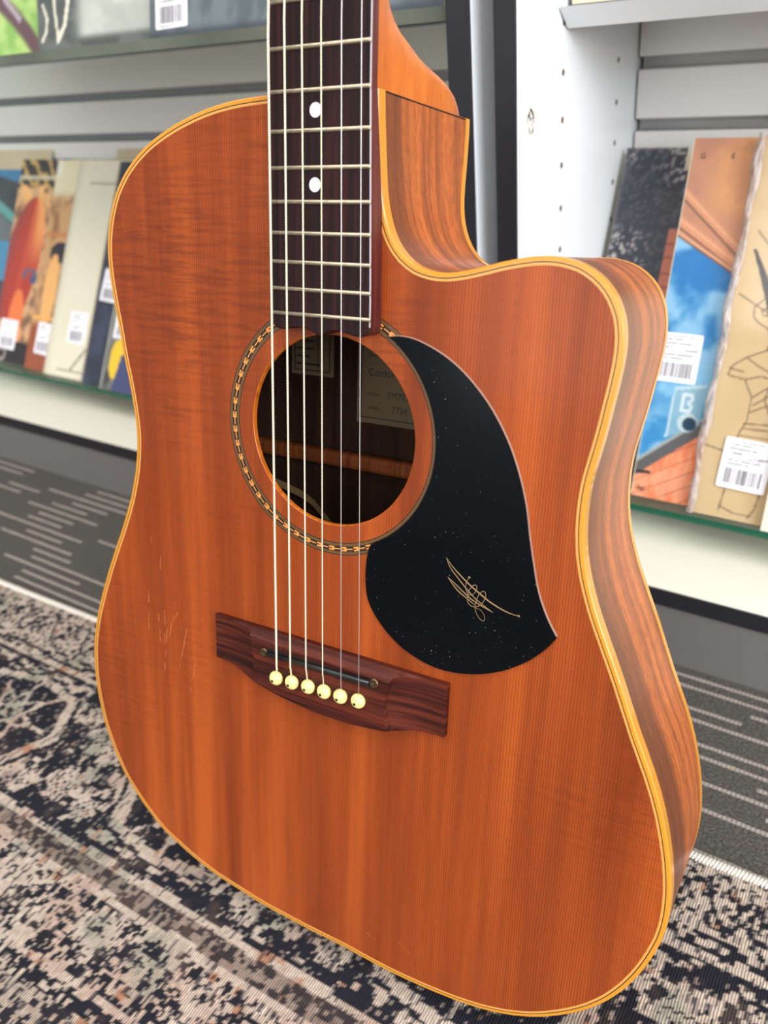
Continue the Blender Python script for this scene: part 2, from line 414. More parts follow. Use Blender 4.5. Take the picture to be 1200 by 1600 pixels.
def m_foldfilm():
    M = Mt('crinkled_plastic_edge'); c = M.coord()
    w = M.noise(M.mp(c, (300, 60, 300)), 1.0, 3, 0.6, 0.8)
    bp = M.n('ShaderNodeBump', {'Height': w, 'Strength': 0.8, 'Distance': 0.002})
    tr = M.n('ShaderNodeBsdfTransparent', {0: (0.85, 0.85, 0.85, 1)})
    pr = M.b; M.set(Base_Color=lin((206, 190, 182)), Roughness=0.25); M.put(pr.inputs['Normal'], bp.outputs[0])
    mx = M.n('ShaderNodeMixShader', {0: M.ramp(w, [(0.38, 0.25), (0.62, 0.85)]), 1: tr.outputs[0], 2: pr.outputs[0]})
    M.t.links.new(mx.outputs[0], M.out.inputs[0]); return M.m
MT_FOLD = m_foldfilm()
def m_paint(name, rough=0.4, coat=0.0, thread=False):
    M = Mt(name); a = M.n('ShaderNodeVertexColor', layer_name='paint').outputs[0]; col = a
    if thread:
        c = M.coord(); s = M.n('ShaderNodeSeparateXYZ', {0: c})
        jit = M.noise(M.mp(c, (30, 200, 1)), 1.0, 2)
        w = M.mth('SINE', M.mth('MULTIPLY_ADD', s.outputs[0], 2 * math.pi / 0.0017, M.mth('MULTIPLY', jit, 5.0)))
        w = M.mth('MULTIPLY_ADD', w, 0.5, 0.5)
        br = M.noise(M.mp(c, (700, 90, 1)), 1.0, 2)
        f = M.mth('MULTIPLY', w, M.ramp(br, [(0.35, 0.3), (0.65, 1.0)]))
        col = M.mix(M.mth('MULTIPLY_ADD', f, -0.5, 0.5), col, lin((44, 40, 42)))
        M.bump(f, 0.6, 0.0009)
    else:
        n = M.noise(M.coord(), 260, 2); col = M.mix(M.mth('MULTIPLY', n, 0.08), col, lin((128, 128, 128)))
    M.set(Base_Color=col, Roughness=rough)
    if coat: M.set(Coat_Weight=coat, Coat_Roughness=0.12)
    if thread: M.set(Specular_IOR_Level=0.1)
    return M.m
MT_SLV = m_paint('printed_card', 0.4); MT_SLVG = m_paint('glossy_printed_card', 0.25, 0.6)
MT_RUG = m_paint('printed_rug_pile', 0.95, thread=True)
MT_CORD = plain('cream_rug_cord', (222, 214, 204), 0.95, mott=0.15, mscale=300)
def m_carpet():
    M = Mt('striped_grey_carpet'); c = M.coord(); s = M.n('ShaderNodeSeparateXYZ', {0: c})
    wob = M.noise(M.mp(c, (60, 300, 1)), 1.0, 2)
    yy = M.mth('MULTIPLY_ADD', wob, 0.0016, M.mth('DIVIDE', s.outputs[1], 1.0))
    r = M.mth('DIVIDE', yy, 0.0122); row = M.mth('FLOOR', r); fr = M.mth('FRACT', r)
    w1 = M.n('ShaderNodeTexWhiteNoise', noise_dimensions='1D'); M.put(w1.inputs['W'], row)
    cx = M.mth('ADD', M.mth('DIVIDE', s.outputs[0], 0.07), M.mth('MULTIPLY', w1.outputs[0], 37.0))
    cell = M.mth('FLOOR', cx)
    w2 = M.n('ShaderNodeTexWhiteNoise', {'Vector': M.n('ShaderNodeCombineXYZ', {0: cell, 1: row}).outputs[0]}, noise_dimensions='2D')
    on = M.mth('GREATER_THAN', w2.outputs[0], 0.42)
    ln = M.mth('MULTIPLY', M.mth('GREATER_THAN', fr, 0.36), M.mth('LESS_THAN', fr, 0.66))
    dash = M.mth('MULTIPLY', on, ln)
    tuft = M.noise(M.mp(c, (420, 520, 1)), 1.0, 3, 0.7)
    bead = M.mth('MULTIPLY_ADD', M.mth('SINE', M.mth('MULTIPLY', s.outputs[0], 2 * math.pi / 0.0032)), 0.25, 0.75)
    base = M.ramp(tuft, [(0.3, (56, 53, 50)), (0.55, (92, 88, 84)), (0.8, (130, 124, 118))])
    col = M.mix(M.mth('MULTIPLY', dash, bead), base, lin((176, 164, 156)))
    M.set(Base_Color=col, Roughness=0.95, Specular_IOR_Level=0.1)
    M.bump(M.mth('ADD', tuft, M.mth('MULTIPLY', dash, 0.3)), 0.9, 0.002)
    return M.m
MT_CARPET = m_carpet()

# ------------------------------------------------------------------ the setting
fl = MB().box(-3200, 2600, -2600, 900, -20, 0).build('floor', MT_CARPET); tag(fl, 'dark grey carpet with pale broken dashes', kind='structure')
wl = MB().box(-3200, 2600, 862, 960, 0, 2500).build('wall_back', MT_WALL); tag(wl, kind='structure')

# ------------------------------------------------------------------ display units
def slat_run(parent, x0, x1, zmin, zmax):
    base = None; k = math.floor((zmin - 457.0) / 51.0)
    while 457.0 + 51.0 * k < zmax:
        zc = 457.0 + 51.0 * k; k += 1
        if base is None:
            base = MB().box(x0, x1, 834, 847, -20.2, 20.2, bev=1.0).build('slat', MT_SLAT, parent); o = base
        else:
            o = base.copy(); COL.objects.link(o)
        o.location = (0, 0, (zc + 25.5) * MM)
    gz = MB()
    k = math.floor((zmin - 457.0) / 51.0) + 1
    while 457.0 + 51.0 * k < zmax:
        zc = 457.0 + 51.0 * k; k += 1
        # folded aluminium insert: lip, recess floor, lip
        gz.box(x0 + 3, x1 - 3, 841, 843, zc - 5.2, zc + 5.2); gz.box(x0 + 3, x1 - 3, 835.5, 843, zc - 5.2, zc - 4.2); gz.box(x0 + 3, x1 - 3, 835.5, 843, zc + 4.2, zc + 5.2)
    g = gz.build('groove_insert', MT_ALU, parent); g['kind'] = 'stuff'
    MB().box(x0, x1, 847.2, 861, 76, zmax).build('backing_board', MT_SLAT, parent)

def side_panel(parent, x0, x1, holes, side):
    p = MB().box(x0, x1, 589, 861, 0, 1900).build('side_panel', MT_MEL, parent)
    MB().box(x0 - 0.4, x1 + 0.4, 586.5, 589, 0, 1900, bev=0.6).build('edge_trim', MT_TRIM, parent)
    if holes:
        h = MB()
        for yy in (669, 787):
            z = 463.4 - 33.0 * 9
            for i in range(26):
                if z < 1600:
                    pr = [(2.5, 0.0), (2.5, 0.25), (1.6, 0.25)]
                    vs = []; n = 12
                    for kk in range(n):
                        a = 2 * math.pi * kk / n; vs.append((x1 + 0.15, yy + 2.5 * math.cos(a), z + 2.5 * math.sin(a)))
                    h.add(vs, [tuple(range(n))])
                z += 33.0
        ho = h.build('pin_holes', MT_HOLE, p); ho['kind'] = 'stuff'
        st = MB(); random.seed(3)
        for a0 in range(40):
            a = a0 / 40 * 2 * math.pi; r = 6.5 + random.uniform(-1.2, 1.2); w = random.uniform(0.4, 1.6)
            if random.random() < 0.2: continue
            y, z = 612 + r * 0.75 * math.cos(a), 436 + r * math.sin(a) * 1.15
            st.add([(x1 + 0.2, y - w, z - w), (x1 + 0.2, y + w, z - w * .7), (x1 + 0.2, y + w * .8, z + w), (x1 + 0.2, y - w, z + w * .8)], [(0, 1, 2, 3)])
        for i in range(10):
            y, z, w = 612 + random.gauss(0, 3), 434 + random.gauss(0, 5), random.uniform(0.5, 1.2)
            st.add([(x1 + 0.2, y - w, z - w), (x1 + 0.2, y + w, z - w * .7), (x1 + 0.2, y + w * .8, z + w), (x1 + 0.2, y - w, z + w * .8)], [(0, 1, 2, 3)])
        st.build('glue_mark', MT_STAIN, p)
    return p
def unit(name_label, xa, xb, panel_left, panel_right):
    u = empty('display_unit', ((xa + xb) / 2 * MM, 0.72, 0)); tag(u, name_label, 'shelving')
    inv = Matrix.Translation(-u.location)
    ch0 = set(bpy.data.objects)
    MB().box(xa, xb, 589, 861, 60.5, 76, bev=0.6).build('base_deck', MT_DECK, u)
    MB().box(xa, xb, 587, 589.2, 60.0, 75.6, bev=0.5).build('deck_edge', MT_TRIM, u)
    MB().box(xa, xb, 588.5, 604, 0.3, 60.2).build('kick_board', MT_KICK, u)
    if panel_left: side_panel(u, *panel_left, panel_right is None or xa > -1000, 1)
    if panel_right: side_panel(u, *panel_right, False, -1)
    slat_run(u, xa + 1.5, xb - 1.5, 84, 1700)
    for o in set(bpy.data.objects) - ch0:
        if o.parent == u: o.matrix_parent_inverse = inv
    return u
UL = unit('left slatwall display unit with black edged panel, seen left of the guitar', -1700, -338.6, (-1718, -1700.3), (-338, -320))
UR = unit('right slatwall display unit with white drilled side panel', -284.8, 760, (-301, -285.2), (760.3, 778))

def glass_shelf(x0, x1, y0, y1, z0, z1, label, edge=None):
    g = MB().box(x0, x1, y0 + 0.6, y1, z0, z1).build('glass_shelf', MT_GLASS); tag(g, label, 'shelf', 'glass shelves of the display units')
    MB().box(x0, x1, y0, y0 + 0.5, z0, z1).build('polished_edge', edge or MT_GEDGE, g)
    return g
glass_shelf(-1698, -340, 648, 833.5, 109.6, 116, 'low glass shelf with green edge under the left row of records')
glass_shelf(-283, 758, 648, 833.5, 109.6, 116, 'low glass shelf with green edge under the right row of records')
glass_shelf(-1698, -340, 592, 833.5, 505, 514, 'high glass shelf at top left carrying upright records', MT_GEDGE2)
# white shelf of the right unit with a slanted front lip
ws = MB()
prof = [(656, 506.5), (833.5, 506.5), (833.5, 494), (676, 492.2), (672, 492.2)]
vs = [(-283.5, y, z) for y, z in prof] + [(758, y, z) for y, z in prof]; n = len(prof)
ws.add(vs, [tuple(range(n)), tuple(reversed(range(n, 2 * n)))] + [(i, i + n, (i + 1) % n + n, (i + 1) % n) for i in range(n)])
w = ws.build('white_shelf', MT_MEL); tag(w, 'white shelf with slanted front lip at the top right', 'shelf')

# ------------------------------------------------------------------ rug
def rug_paint(U, V):
    # U along the border, V away from the back hem (mm); woven look: cells of 2.2 x 1.6 mm
    qU = np.floor(U / 1.5) * 1.5 + .75; qV = np.floor(V / 2.2) * 2.2 + 1.1
    wx = (fbm(qU / 22, qV / 22, 5, 3) - .5) * 6; wy = (fbm(qU / 22, qV / 22, 9, 3) - .5) * 4
    u = qU + wx; v = qV + wy
    navy = C3(34, 36, 46); cream = C3(226, 206, 188); pink = C3(214, 182, 164); brown = C3(100, 82, 74); green = C3(176, 174, 156); rust = C3(186, 118, 80)
    fn = hash2(np.floor(U / 1.7), np.floor(V / 2.4), 3); fn2 = hash2(np.floor(U / 1.7), np.floor(V / 4.8), 8)
    tone = fbm(qU / 30, qV / 30, 21, 3)
    crm = lay(np.broadcast_to(cream, U.shape + (3,)), sst(.5, .7, tone) * .7, pink); crm = lay(crm, sst(.62, .80, fbm(qU / 26, qV / 30, 31, 2)) * .7, green)
    crm = lay(crm, sst(.74, .86, fbm(qU / 9, qV / 12, 41, 2)) * .7, rust)
    drk = lay(np.broadcast_to(navy, U.shape + (3,)), sst(.60, .78, fbm(qU / 20, qV / 16, 51, 3)) * .7, brown)
    M = np.zeros(U.shape)                                  # 1 = cream, 0 = dark
    def inb(a, b): return (v >= a) & (v < b)
    # outer guard border: cream ground with dark scrolls and small blossoms
    s = 46.0; a = (u % s) - s / 2; b = v - 34
    sc = 1 - sst(1.6, 3.0, np.abs(b - 15 * np.sin(u / s * 2 * math.pi)))
    fl = np.hypot(a, b); bl = ((fl < 10 + 2.5 * np.cos(5 * np.arctan2(b, a))) & (fl > 6)) | (fl < 2.5)
    bits = fbm(u / 2.8, v / 2.8, 77, 2) > .62
    g1 = 1 - np.clip(sc + bl + bits, 0, 1)
    M = np.where(inb(-20, 60), g1, M)
    M = np.where(inb(58, 70), (np.sin(v * 2.2) > -.35) * (hash2(np.floor(u / 5), np.floor(v / 3), 4) > .3), M)
    M = np.where(inb(70, 75), 1.0, M)
    # wide dark border: hexagonal medallions, blossoms, leaves
    P = 236.0; a = ((u + 40) % P) - P / 2; b = v - 138
    hexd = np.maximum(np.abs(a) / 72 + np.abs(b) / 150, np.abs(b) / 50 + np.abs(a) / 300)
    ring = (np.abs(hexd - .92) < .07)
    stair = (np.abs(hexd - 1.04 - .05 * np.sign(np.sin(a / 4.2))) < .03)
    r = np.hypot(a, b * 1.15); th = np.arctan2(b, a)
    ros = ((r < 30 + 7 * np.cos(8 * th)) & (r > 22 + 6 * np.cos(8 * th))) | ((r < 16 + 3 * np.cos(4 * th)) & (r > 10)) | (r < 4)
    ros = ros | ((r < 20) & (fbm(u / 4, v / 4, 12, 1) > .62))
    spok = (np.abs(np.sin(4 * th)) < .16) & (r > 30) & (hexd < .9) & (fbm(u / 6, v / 6, 14, 1) > .4)
    M2 = (ring | stair | ros | spok)
    for cx, cy, rr in ((P / 2, -22, 21), (-P / 2, -22, 21), (P / 2, 30, 17), (-P / 2, 30, 17), (84, -40, 12), (-84, 40, 12), (84, 38, 11), (-84, -40, 11)):
        aa = a - cx; bb = b - cy; q = np.hypot(aa, bb * 1.1); t2 = np.arctan2(bb, aa)
        blob = q < rr * (1 + .16 * np.cos(6 * t2))
        dots = ((np.sin(aa * .95) * np.sin(bb * .95)) > .30) & (q < rr * .86)
        M2 = M2 | (blob & ~dots)
    lf = (fbm(u / 8, v / 7, 61, 2) > .62) & (hexd > 1.12)
    vine = (np.abs(b - 33 * np.sin(a / P * 2 * math.pi * 2 + .6)) < 2.2) & (hexd > 1.1) & (fbm(u / 12, v / 12, 62, 1) > .35)
    M2 = M2 | lf | vine
    M = np.where(inb(75, 200), M2 * 1.0, M); M = np.where(inb(75, 79), 0.0, M)
    M = np.where(inb(194, 199), 0.0, M)
    M = np.where(inb(199, 205), 1.0, M)
    M = np.where(inb(205, 219), (hash2(np.floor(u / 3.4), np.floor(v / 4.0), 6) > .52) * 1.0, M)
    M = np.where(inb(219, 225), 1.0, M)
    # inner border: scrolls and leaf triangles
    s = 92.0; a = ((u + 20) % s) - s / 2; b = v - 247
    tri = np.abs(np.abs(a) * .62 - (b + 24)) < 2.6
    q = np.hypot(a, b - 6); cir = (np.abs(q - 13 - 2 * np.cos(6 * np.arctan2(b - 6, a))) < 2.4) | (q < 6)
    q2 = np.hypot(np.abs(a) - s / 2, b + 6); cir2 = (np.abs(q2 - 11) < 2.2) | ((np.abs(q2 - 5.5) < 1.4))
    bits = fbm(u / 3.0, v / 3.2, 91, 2) > .55
    M = np.where(inb(225, 271), np.clip(tri * 1.0 + cir + cir2 + bits, 0, 1), M)
    M = np.where(inb(271, 276), 1.0, M)
    M = np.where(inb(276, 288), (hash2(np.floor(u / 3.1), np.floor(v / 3.0), 2) > .72) * 1.0, M)
    fld = fbm(u / 3.6, v / 7, 101, 3) > .48
    M = np.where(v >= 288, fld * 1.0, M)
    # wear: threads of each tone showing through the other
    drop = (hash2(np.floor(U / 1.7), np.floor(V / 5.5), 13) > .86); M = np.where(drop & (M > .5), .35, M)
    spk = (hash2(np.floor(U / 1.6), np.floor(V / 2.3), 14) > .91); M = np.where(spk & (M < .5), .7, M)
    col = lay(drk, M, crm)
    col = lay(col, (inb(205, 219)) * .45 * np.ones(U.shape), brown)
    col = lay(col, (v >= 288) * .3 * (fbm(u / 40, v / 40, 3, 2)), brown)
    return col * (0.93 + .14 * fn[..., None]) * .93
RA = math.atan(0.0306)
rug = empty('patterned_rug', (0, 0.4045, 0), Matrix.Rotation(RA, 3, 'Z'))
tag(rug, 'flat woven oriental style rug in navy and cream under the guitar', 'rug')
ru = np.unique(np.concatenate([np.arange(-1500, -880, 6), np.arange(-880, 70, 1.5), np.arange(70, 900, 5)]))
rv = np.unique(np.concatenate([np.arange(-1300, -440, 5), np.arange(-440, -3.0, 1.5)]))
def rz(U, V): return 7.0 + 0.35 * (hash2(np.floor(U / 1.7), np.floor(V / 2.4), 33) - .5) - 6 * sst(-4, 0, V) * 0
ex = MB().box(-1500, 899, -1300, -3.5, 0.4, 6.2)
painted('pile', ru, rv, lambda U, V: rug_paint(U, -V), rz, ex, [MT_RUG, MT_CORD], rug)
# whipped cord along the back hem
cb = MB(); cx = -1500.0; core = []
while cx < 899:
    fine = -880 < cx < 60
    stp = 2.3 if fine else 12
    rr = 4.2 if fine else 3.9
    vs = []; fs = []; n = 8
    for sx, k in ((0.0, 0.80), (0.25, 1.0), (0.75, 1.0), (1.0, 0.80)):
        for j in range(n):
            a = 2 * math.pi * j / n; vs.append((cx + sx * stp + (0.9 if fine else 0) * math.cos(a) * 1.2, -4.5 + rr * 1.25 * k * math.cos(a), 4.4 + rr * 0.85 * k * math.sin(a)))
    for i in range(3):
        for j in range(n): fs.append((i * n + j, i * n + (j + 1) % n, (i + 1) * n + (j + 1) % n, (i + 1) * n + j))
    cb.add(vs, fs); cx += stp
co = cb.build('whipped_hem', MT_CORD, rug, smooth=True); co['kind'] = 'stuff'

# ------------------------------------------------------------------ record sleeves
def price_label(parent, u, v, w, h, rot=0.0, seed=1, lines=True, z=0.15):
    """white sticker with print and a barcode; u, v = lower left corner in mm"""
    e = bpy.data.objects
    rnd = random.Random(seed)
    ca, sa = math.cos(rot), math.sin(rot)
    def tr(a, b): return (u + a * ca - b * sa, v + a * sa + b * ca)
    r = 1.8; cs = []
    for cx, cy, a0 in ((w - r, r, -90), (w - r, h - r, 0), (r, h - r, 90), (r, r, 180)):
        for k in range(5):
            a = math.radians(a0 + k * 22.5); cs.append(tr(cx + r * math.cos(a), cy + r * math.sin(a)))
    o = MB().prism(cs, z, z + 0.18).build('price_label', MT_STICK, parent)
    bc = MB(); x = w * .13
    while x < w * .86:
        bw = rnd.choice((.35, .5, .8, 1.1)) * w / 38
        p = [tr(x, h * .10), tr(x + bw, h * .10), tr(x + bw, h * .40), tr(x, h * .40)]
        bc.add([(a, b, z + .22) for a, b in p], [(0, 1, 2, 3)]); x += bw + rnd.choice((.35, .5, .7, 1.2)) * w / 38
    bc.build('barcode', MT_PRINT, o)
    pr = MB()
    for (yy, x0, x1, hh) in ((.93, .12, .80, .022), (.87, .13, .55, .03), (.79, .13, .72, .03), (.70, .13, .38, .035), (.66, .62, .92, .03), (.56, .13, .80, .03), (.49, .13, .58, .03), (.045, .14, .6, .02)):
        x = x0
        while x < x1:
            cw = rnd.uniform(.018, .032)
            if rnd.random() > .14:
                p = [tr(w * x, h * (yy - hh / 2)), tr(w * (x + cw), h * (yy - hh / 2)), tr(w * (x + cw), h * (yy + hh / 2)), tr(w * x, h * (yy + hh / 2))]
                pr.add([(a, b, z + .22) for a, b in p], [(0, 1, 2, 3)])
            x += cw + .012
    q = pr.build('fine_print', MT_PRINT, o)
    return o
def sleeve(label, XL, Yb, Yt, z0, fn, H=305.0, W=305.0, vis=None, cat='record', group='record sleeves on the lower glass shelves', gloss=False, roll=0.0, step=2.0, thick=2.6, top_step=None):
    dy = Yt - Yb; dz = math.sqrt(H * H - dy * dy)
    up = Vector((0, dy / H, dz / H)); x = Vector((1, 0, 0)); nrm = x.cross(up)
    R = Matrix((x, up, nrm)).transposed()
    R = R @ Matrix.Rotation(roll, 3, 'Z')
    e = empty('record_sleeve', (XL * MM, Yb * MM, (z0 + 0.2) * MM), R)
    tag(e, label, cat, group)
    u0, u1 = vis or (0, W)
    us = np.unique(np.concatenate([np.linspace(0, W, 24), np.arange(max(0, u0), min(W, u1), step)]))
    vs_ = np.unique(np.concatenate([np.arange(0, H, step if top_step is None else step), [H]]))
    ex = MB().box(0, W, 0, H, -thick, -0.05)
    painted('cover', us, vs_, fn, None, ex, [MT_SLVG if gloss else MT_SLV, MT_CARD], e)
    return e
def base(U, c): return np.broadcast_to(c, U.shape + (3,)).copy()
# --- right unit
def f_black(U, V):
    c = base(U, C3(44, 46, 58)); n = fbm(U / 5, V / 4, 3, 3)
    patch = sst(.38, .62, fbm(U / 60, V / 50, 5, 2)); c = lay(c, sst(.54, .66, fbm(U / 2.6, V / 2.4, 3, 2)) * (.25 + patch) * .8, C3(188, 178, 170))
    c = lay(c, sst(.5, .8, fbm(U / 40, V / 40, 9, 2)) * .25, C3(90, 92, 104))
    brick = (U > 52) & (V < 236) & (V > 170); c = lay(c, brick * 1.0, C3(196, 110, 84))
    jo = brick & ((V - 170) % 13 < 1.2); c = lay(c, jo * .6, C3(120, 66, 54))
    e = np.minimum(np.minimum(U, 400 - U), 305 - V); c = lay(c, sst(4, 0, e) * .5, C3(150, 144, 134)); return c
def f_sky(U, V):
    n = fbm(U / 22, V / 22, 11, 4)
    brn = lay(base(U, C3(190, 132, 100)), sst(10, 46, U) * sst(235, 265, V), C3(226, 156, 92)); brn = lay(brn, sst(.4, .7, n) * .35, C3(158, 110, 96))
    blue = lay(base(U, C3(36, 116, 178)), sst(.40, .72, fbm(U / 21 + 3, V / 25, 11, 3)) * .85, C3(150, 194, 222)); blue = lay(blue, sst(120, 60, V) * sst(.35, .7, fbm(U / 18, V / 14, 19, 3)) * .6, C3(226, 226, 232))
    blue = lay(blue, sst(1.1, .55, np.abs(V - 60) / 60) * .3, C3(90, 180, 222)); blue = lay(blue, sst(60, 75, U) * .4, C3(24, 84, 140))
    hb = halfp(U, V, (-3, 230), (50, 199)); c = np.where((hb > 0)[..., None], brn, blue)
    for p, q, w in (((-2, 263), (52, 217), 3.0), ((-2, 240), (52, 206), 3.4), ((-3, 231), (52, 200), 1.0)):
        s = halfp(U, V, p, q); c = lay(c, (1 - sst(w, w + 1.4, np.abs(s))) * 1.0, C3(206, 140, 104)); c = lay(c, (1 - sst(.4, 1.3, np.abs(s + w + .6))) * .8, C3(96, 64, 54)); c = lay(c, (1 - sst(.3, 1.0, np.abs(s - w * .4))) * .5, C3(236, 190, 150))
    fl = halfp(U, V, (-6, 14), (50, 64)); wood = lay(base(U, C3(226, 124, 84)), sst(.3, .7, fbm(U / 5, V / 18, 23, 3)), C3(240, 158, 120))
    pl = (halfp(U, V, (0, 0), (56, 34)) % 11.0) < .9; wood = lay(wood, pl * .7, C3(168, 84, 58)); wood = lay(wood, (fl < 2) * 0, C3(0, 0, 0))
    c = np.where((fl < 0)[..., None], wood, c); c = lay(c, (1 - sst(5, 6.5, np.abs(fl - 5))) * 1.0, C3(92, 90, 92)); c = lay(c, (1 - sst(1, 2, np.abs(fl - 10))) * .8, C3(170, 178, 174))
    # grey socket plate with a raised B and a knob
    pl2 = (U > 20 + (V - 60) * .03) & (U < 48) & (V > 56 + (U - 20) * .55) & (V < 101 + (U - 20) * .2)
    c = lay(c, pl2 * .8, C3(140, 178, 194)); bd = pl2 & ((U < 23) | (V > 98 + (U - 20) * .2)); c = lay(c, bd * .8, C3(196, 216, 222))
    for d in (pld(U, V, [(30, 96), (30, 82), (37, 82), (38, 86), (35, 89), (38, 92), (37, 96), (30, 96)]),): c = lay(c, (1 - sst(1.0, 1.8, d)) * .9, C3(214, 226, 230)); 
    k = np.hypot(U - 37, (V - 72)); c = lay(c, (1 - sst(8, 9, k)) * 1.0, C3(190, 208, 214)); c = lay(c, (1 - sst(5.5, 6.5, np.hypot(U - 39, V - 71))) * 1.0, C3(34, 62, 86))
    c = lay(c, (1 - sst(1.0, 2.0, segd(U, V, (1, 22), (12, 23)))) * .9, C3(28, 28, 32))
    for a, b in (((3, 8), (12, 6)), ((5, 10), (9, 4)), ((4, 6), (11, 9))): c = lay(c, (1 - sst(.3, .8, segd(U, V, a, b))) * .7, C3(90, 40, 34))
    return c
def f_tan(U, V):
    c = base(U, C3(216, 188, 144)); c = lay(c, sst(.4, .8, fbm(U / 30, V / 30, 2, 3)) * .35, C3(200, 168, 120))
    ink = C3(96, 78, 58)
    P = [[(9, 236), (34, 210), (60, 196)], [(4, 186), (30, 172), (60, 166)], [(0, 60), (22, 56), (40, 58)],
         [(33, 184), (24, 183), (18, 176), (19, 168), (24, 164), (32, 160)], [(31, 178), (24, 174), (26, 170), (36, 172)], [(32, 160), (36, 152), (34, 143), (20, 136), (10, 128), (8, 120), (22, 118), (30, 104), (30, 84), (26, 74), (24, 60)],
         [(20, 136), (30, 130), (44, 124)], [(22, 118), (34, 122), (46, 120)], [(34, 143), (44, 146), (56, 150)], [(30, 104), (44, 116)], [(32, 98), (50, 112)], [(31, 92), (52, 104)], [(28, 82), (52, 84)], [(28, 78), (52, 79)], [(26, 72), (52, 72)],
         [(44, 124), (40, 104), (46, 92)], [(50, 126), (49, 108)], [(8, 126), (20, 124)], [(24, 28), (22, 6)], [(52, 28), (50, 12), (46, 4)], [(22, 10), (34, 6), (48, 6)]]
    for p in P: c = lay(c, (1 - sst(.35, 1.0, pld(U, V, p))) * .62, ink)
    t = np.clip((222 - V) / 110, 0, 1); cx = 9 + 60 * t - 10 * t * t; w = 1.2 + 9 * t
    c = lay(c, (np.abs(U - cx) < w) * (V < 222) * (V > 108) * sst(1.15, .9, np.abs(U - cx) / w) * 1.0, C3(52, 50, 56))
    c = lay(c, (np.hypot((U - 60) / 16, (V - 128) / 20) < 1) * 1.0, C3(40, 38, 44)); return c
def f_cream(U, V): return lay(base(U, C3(236, 228, 208)), fbm(U / 40, V / 40, 3, 3) * .25, C3(206, 196, 172))
s = sleeve('worn black record sleeve with a brick corner against the white panel', -279, 672, 805, 116, f_black, vis=(0, 90))
MB().box(55, 66, 286, 305.4, -2.8, 0.4).build('tape_tab', MT_CARD, s)
s = sleeve('record sleeve with copper pipes, blue sky and orange planks, letters G E', -209, 664, 768, 116, f_sky, vis=(0, 90), step=1.0)
MB().box(-0.7, 0.0, 0, 305, -2.6, 0.2).build('worn_spine', MT_CARD, s)
text_mesh('G', 6.0, 9, 289, 0.25, 'printed_letter', MT_INK, s, 'CENTER'); text_mesh('E', 6.0, 33, 289, 0.25, 'printed_letter', MT_INK, s, 'CENTER')
price_label(s, 1.5, 105, 36, 42, 0.0, 5)
s = sleeve('tan record sleeve with line drawn robed figure inside crinkled clear plastic', -153, 656, 759, 116, f_tan, vis=(0, 90), step=1.0)
lb = price_label(s, 16, 27, 39, 43, -0.03, 9, z=1.3)
text_mesh('INC GST', 3.4, 37, 52, 1.56, 'small_lettering', MT_PRINT, lb)
film = MB().add([(-3, -1, 1.0), (310, -1, 1.0), (310, 309, 1.0), (-3, 309, 1.0)], [(0, 1, 2, 3)]).build('plastic_sleeve', MT_FILM, s)
fe = MB(); rnd = random.Random(4); rows = []
for i in range(90):
    y = -1 + 310 * i / 89; ox = 2.2 * math.sin(i * .21) + 1.4 * math.sin(i * .57 + 1); wd = 6.4 + 1.2 * math.sin(i * .33)
    rows.append([(-3.0 + ox * .4, y, .8), (-4.4 + ox * .5, y, 1.6 + .4 * math.sin(i * .9)), (-4.0 + wd * .35 + ox * .4, y, 2.6 + .6 * math.sin(i * .7)), (-4.0 + wd * .65 + ox * .3, y, 2.0 + .5 * math.cos(i * .8)), (-3.4 + wd * .85 + ox * .2, y, 1.2)])
fe.grid(rows, flip=True).build('crinkled_edge', MT_FOLD, film, smooth=True)
s = sleeve('white record sleeve at the right frame edge beside the tan sleeve', -94, 649, 742, 116, f_cream, vis=(0, 40), step=4)

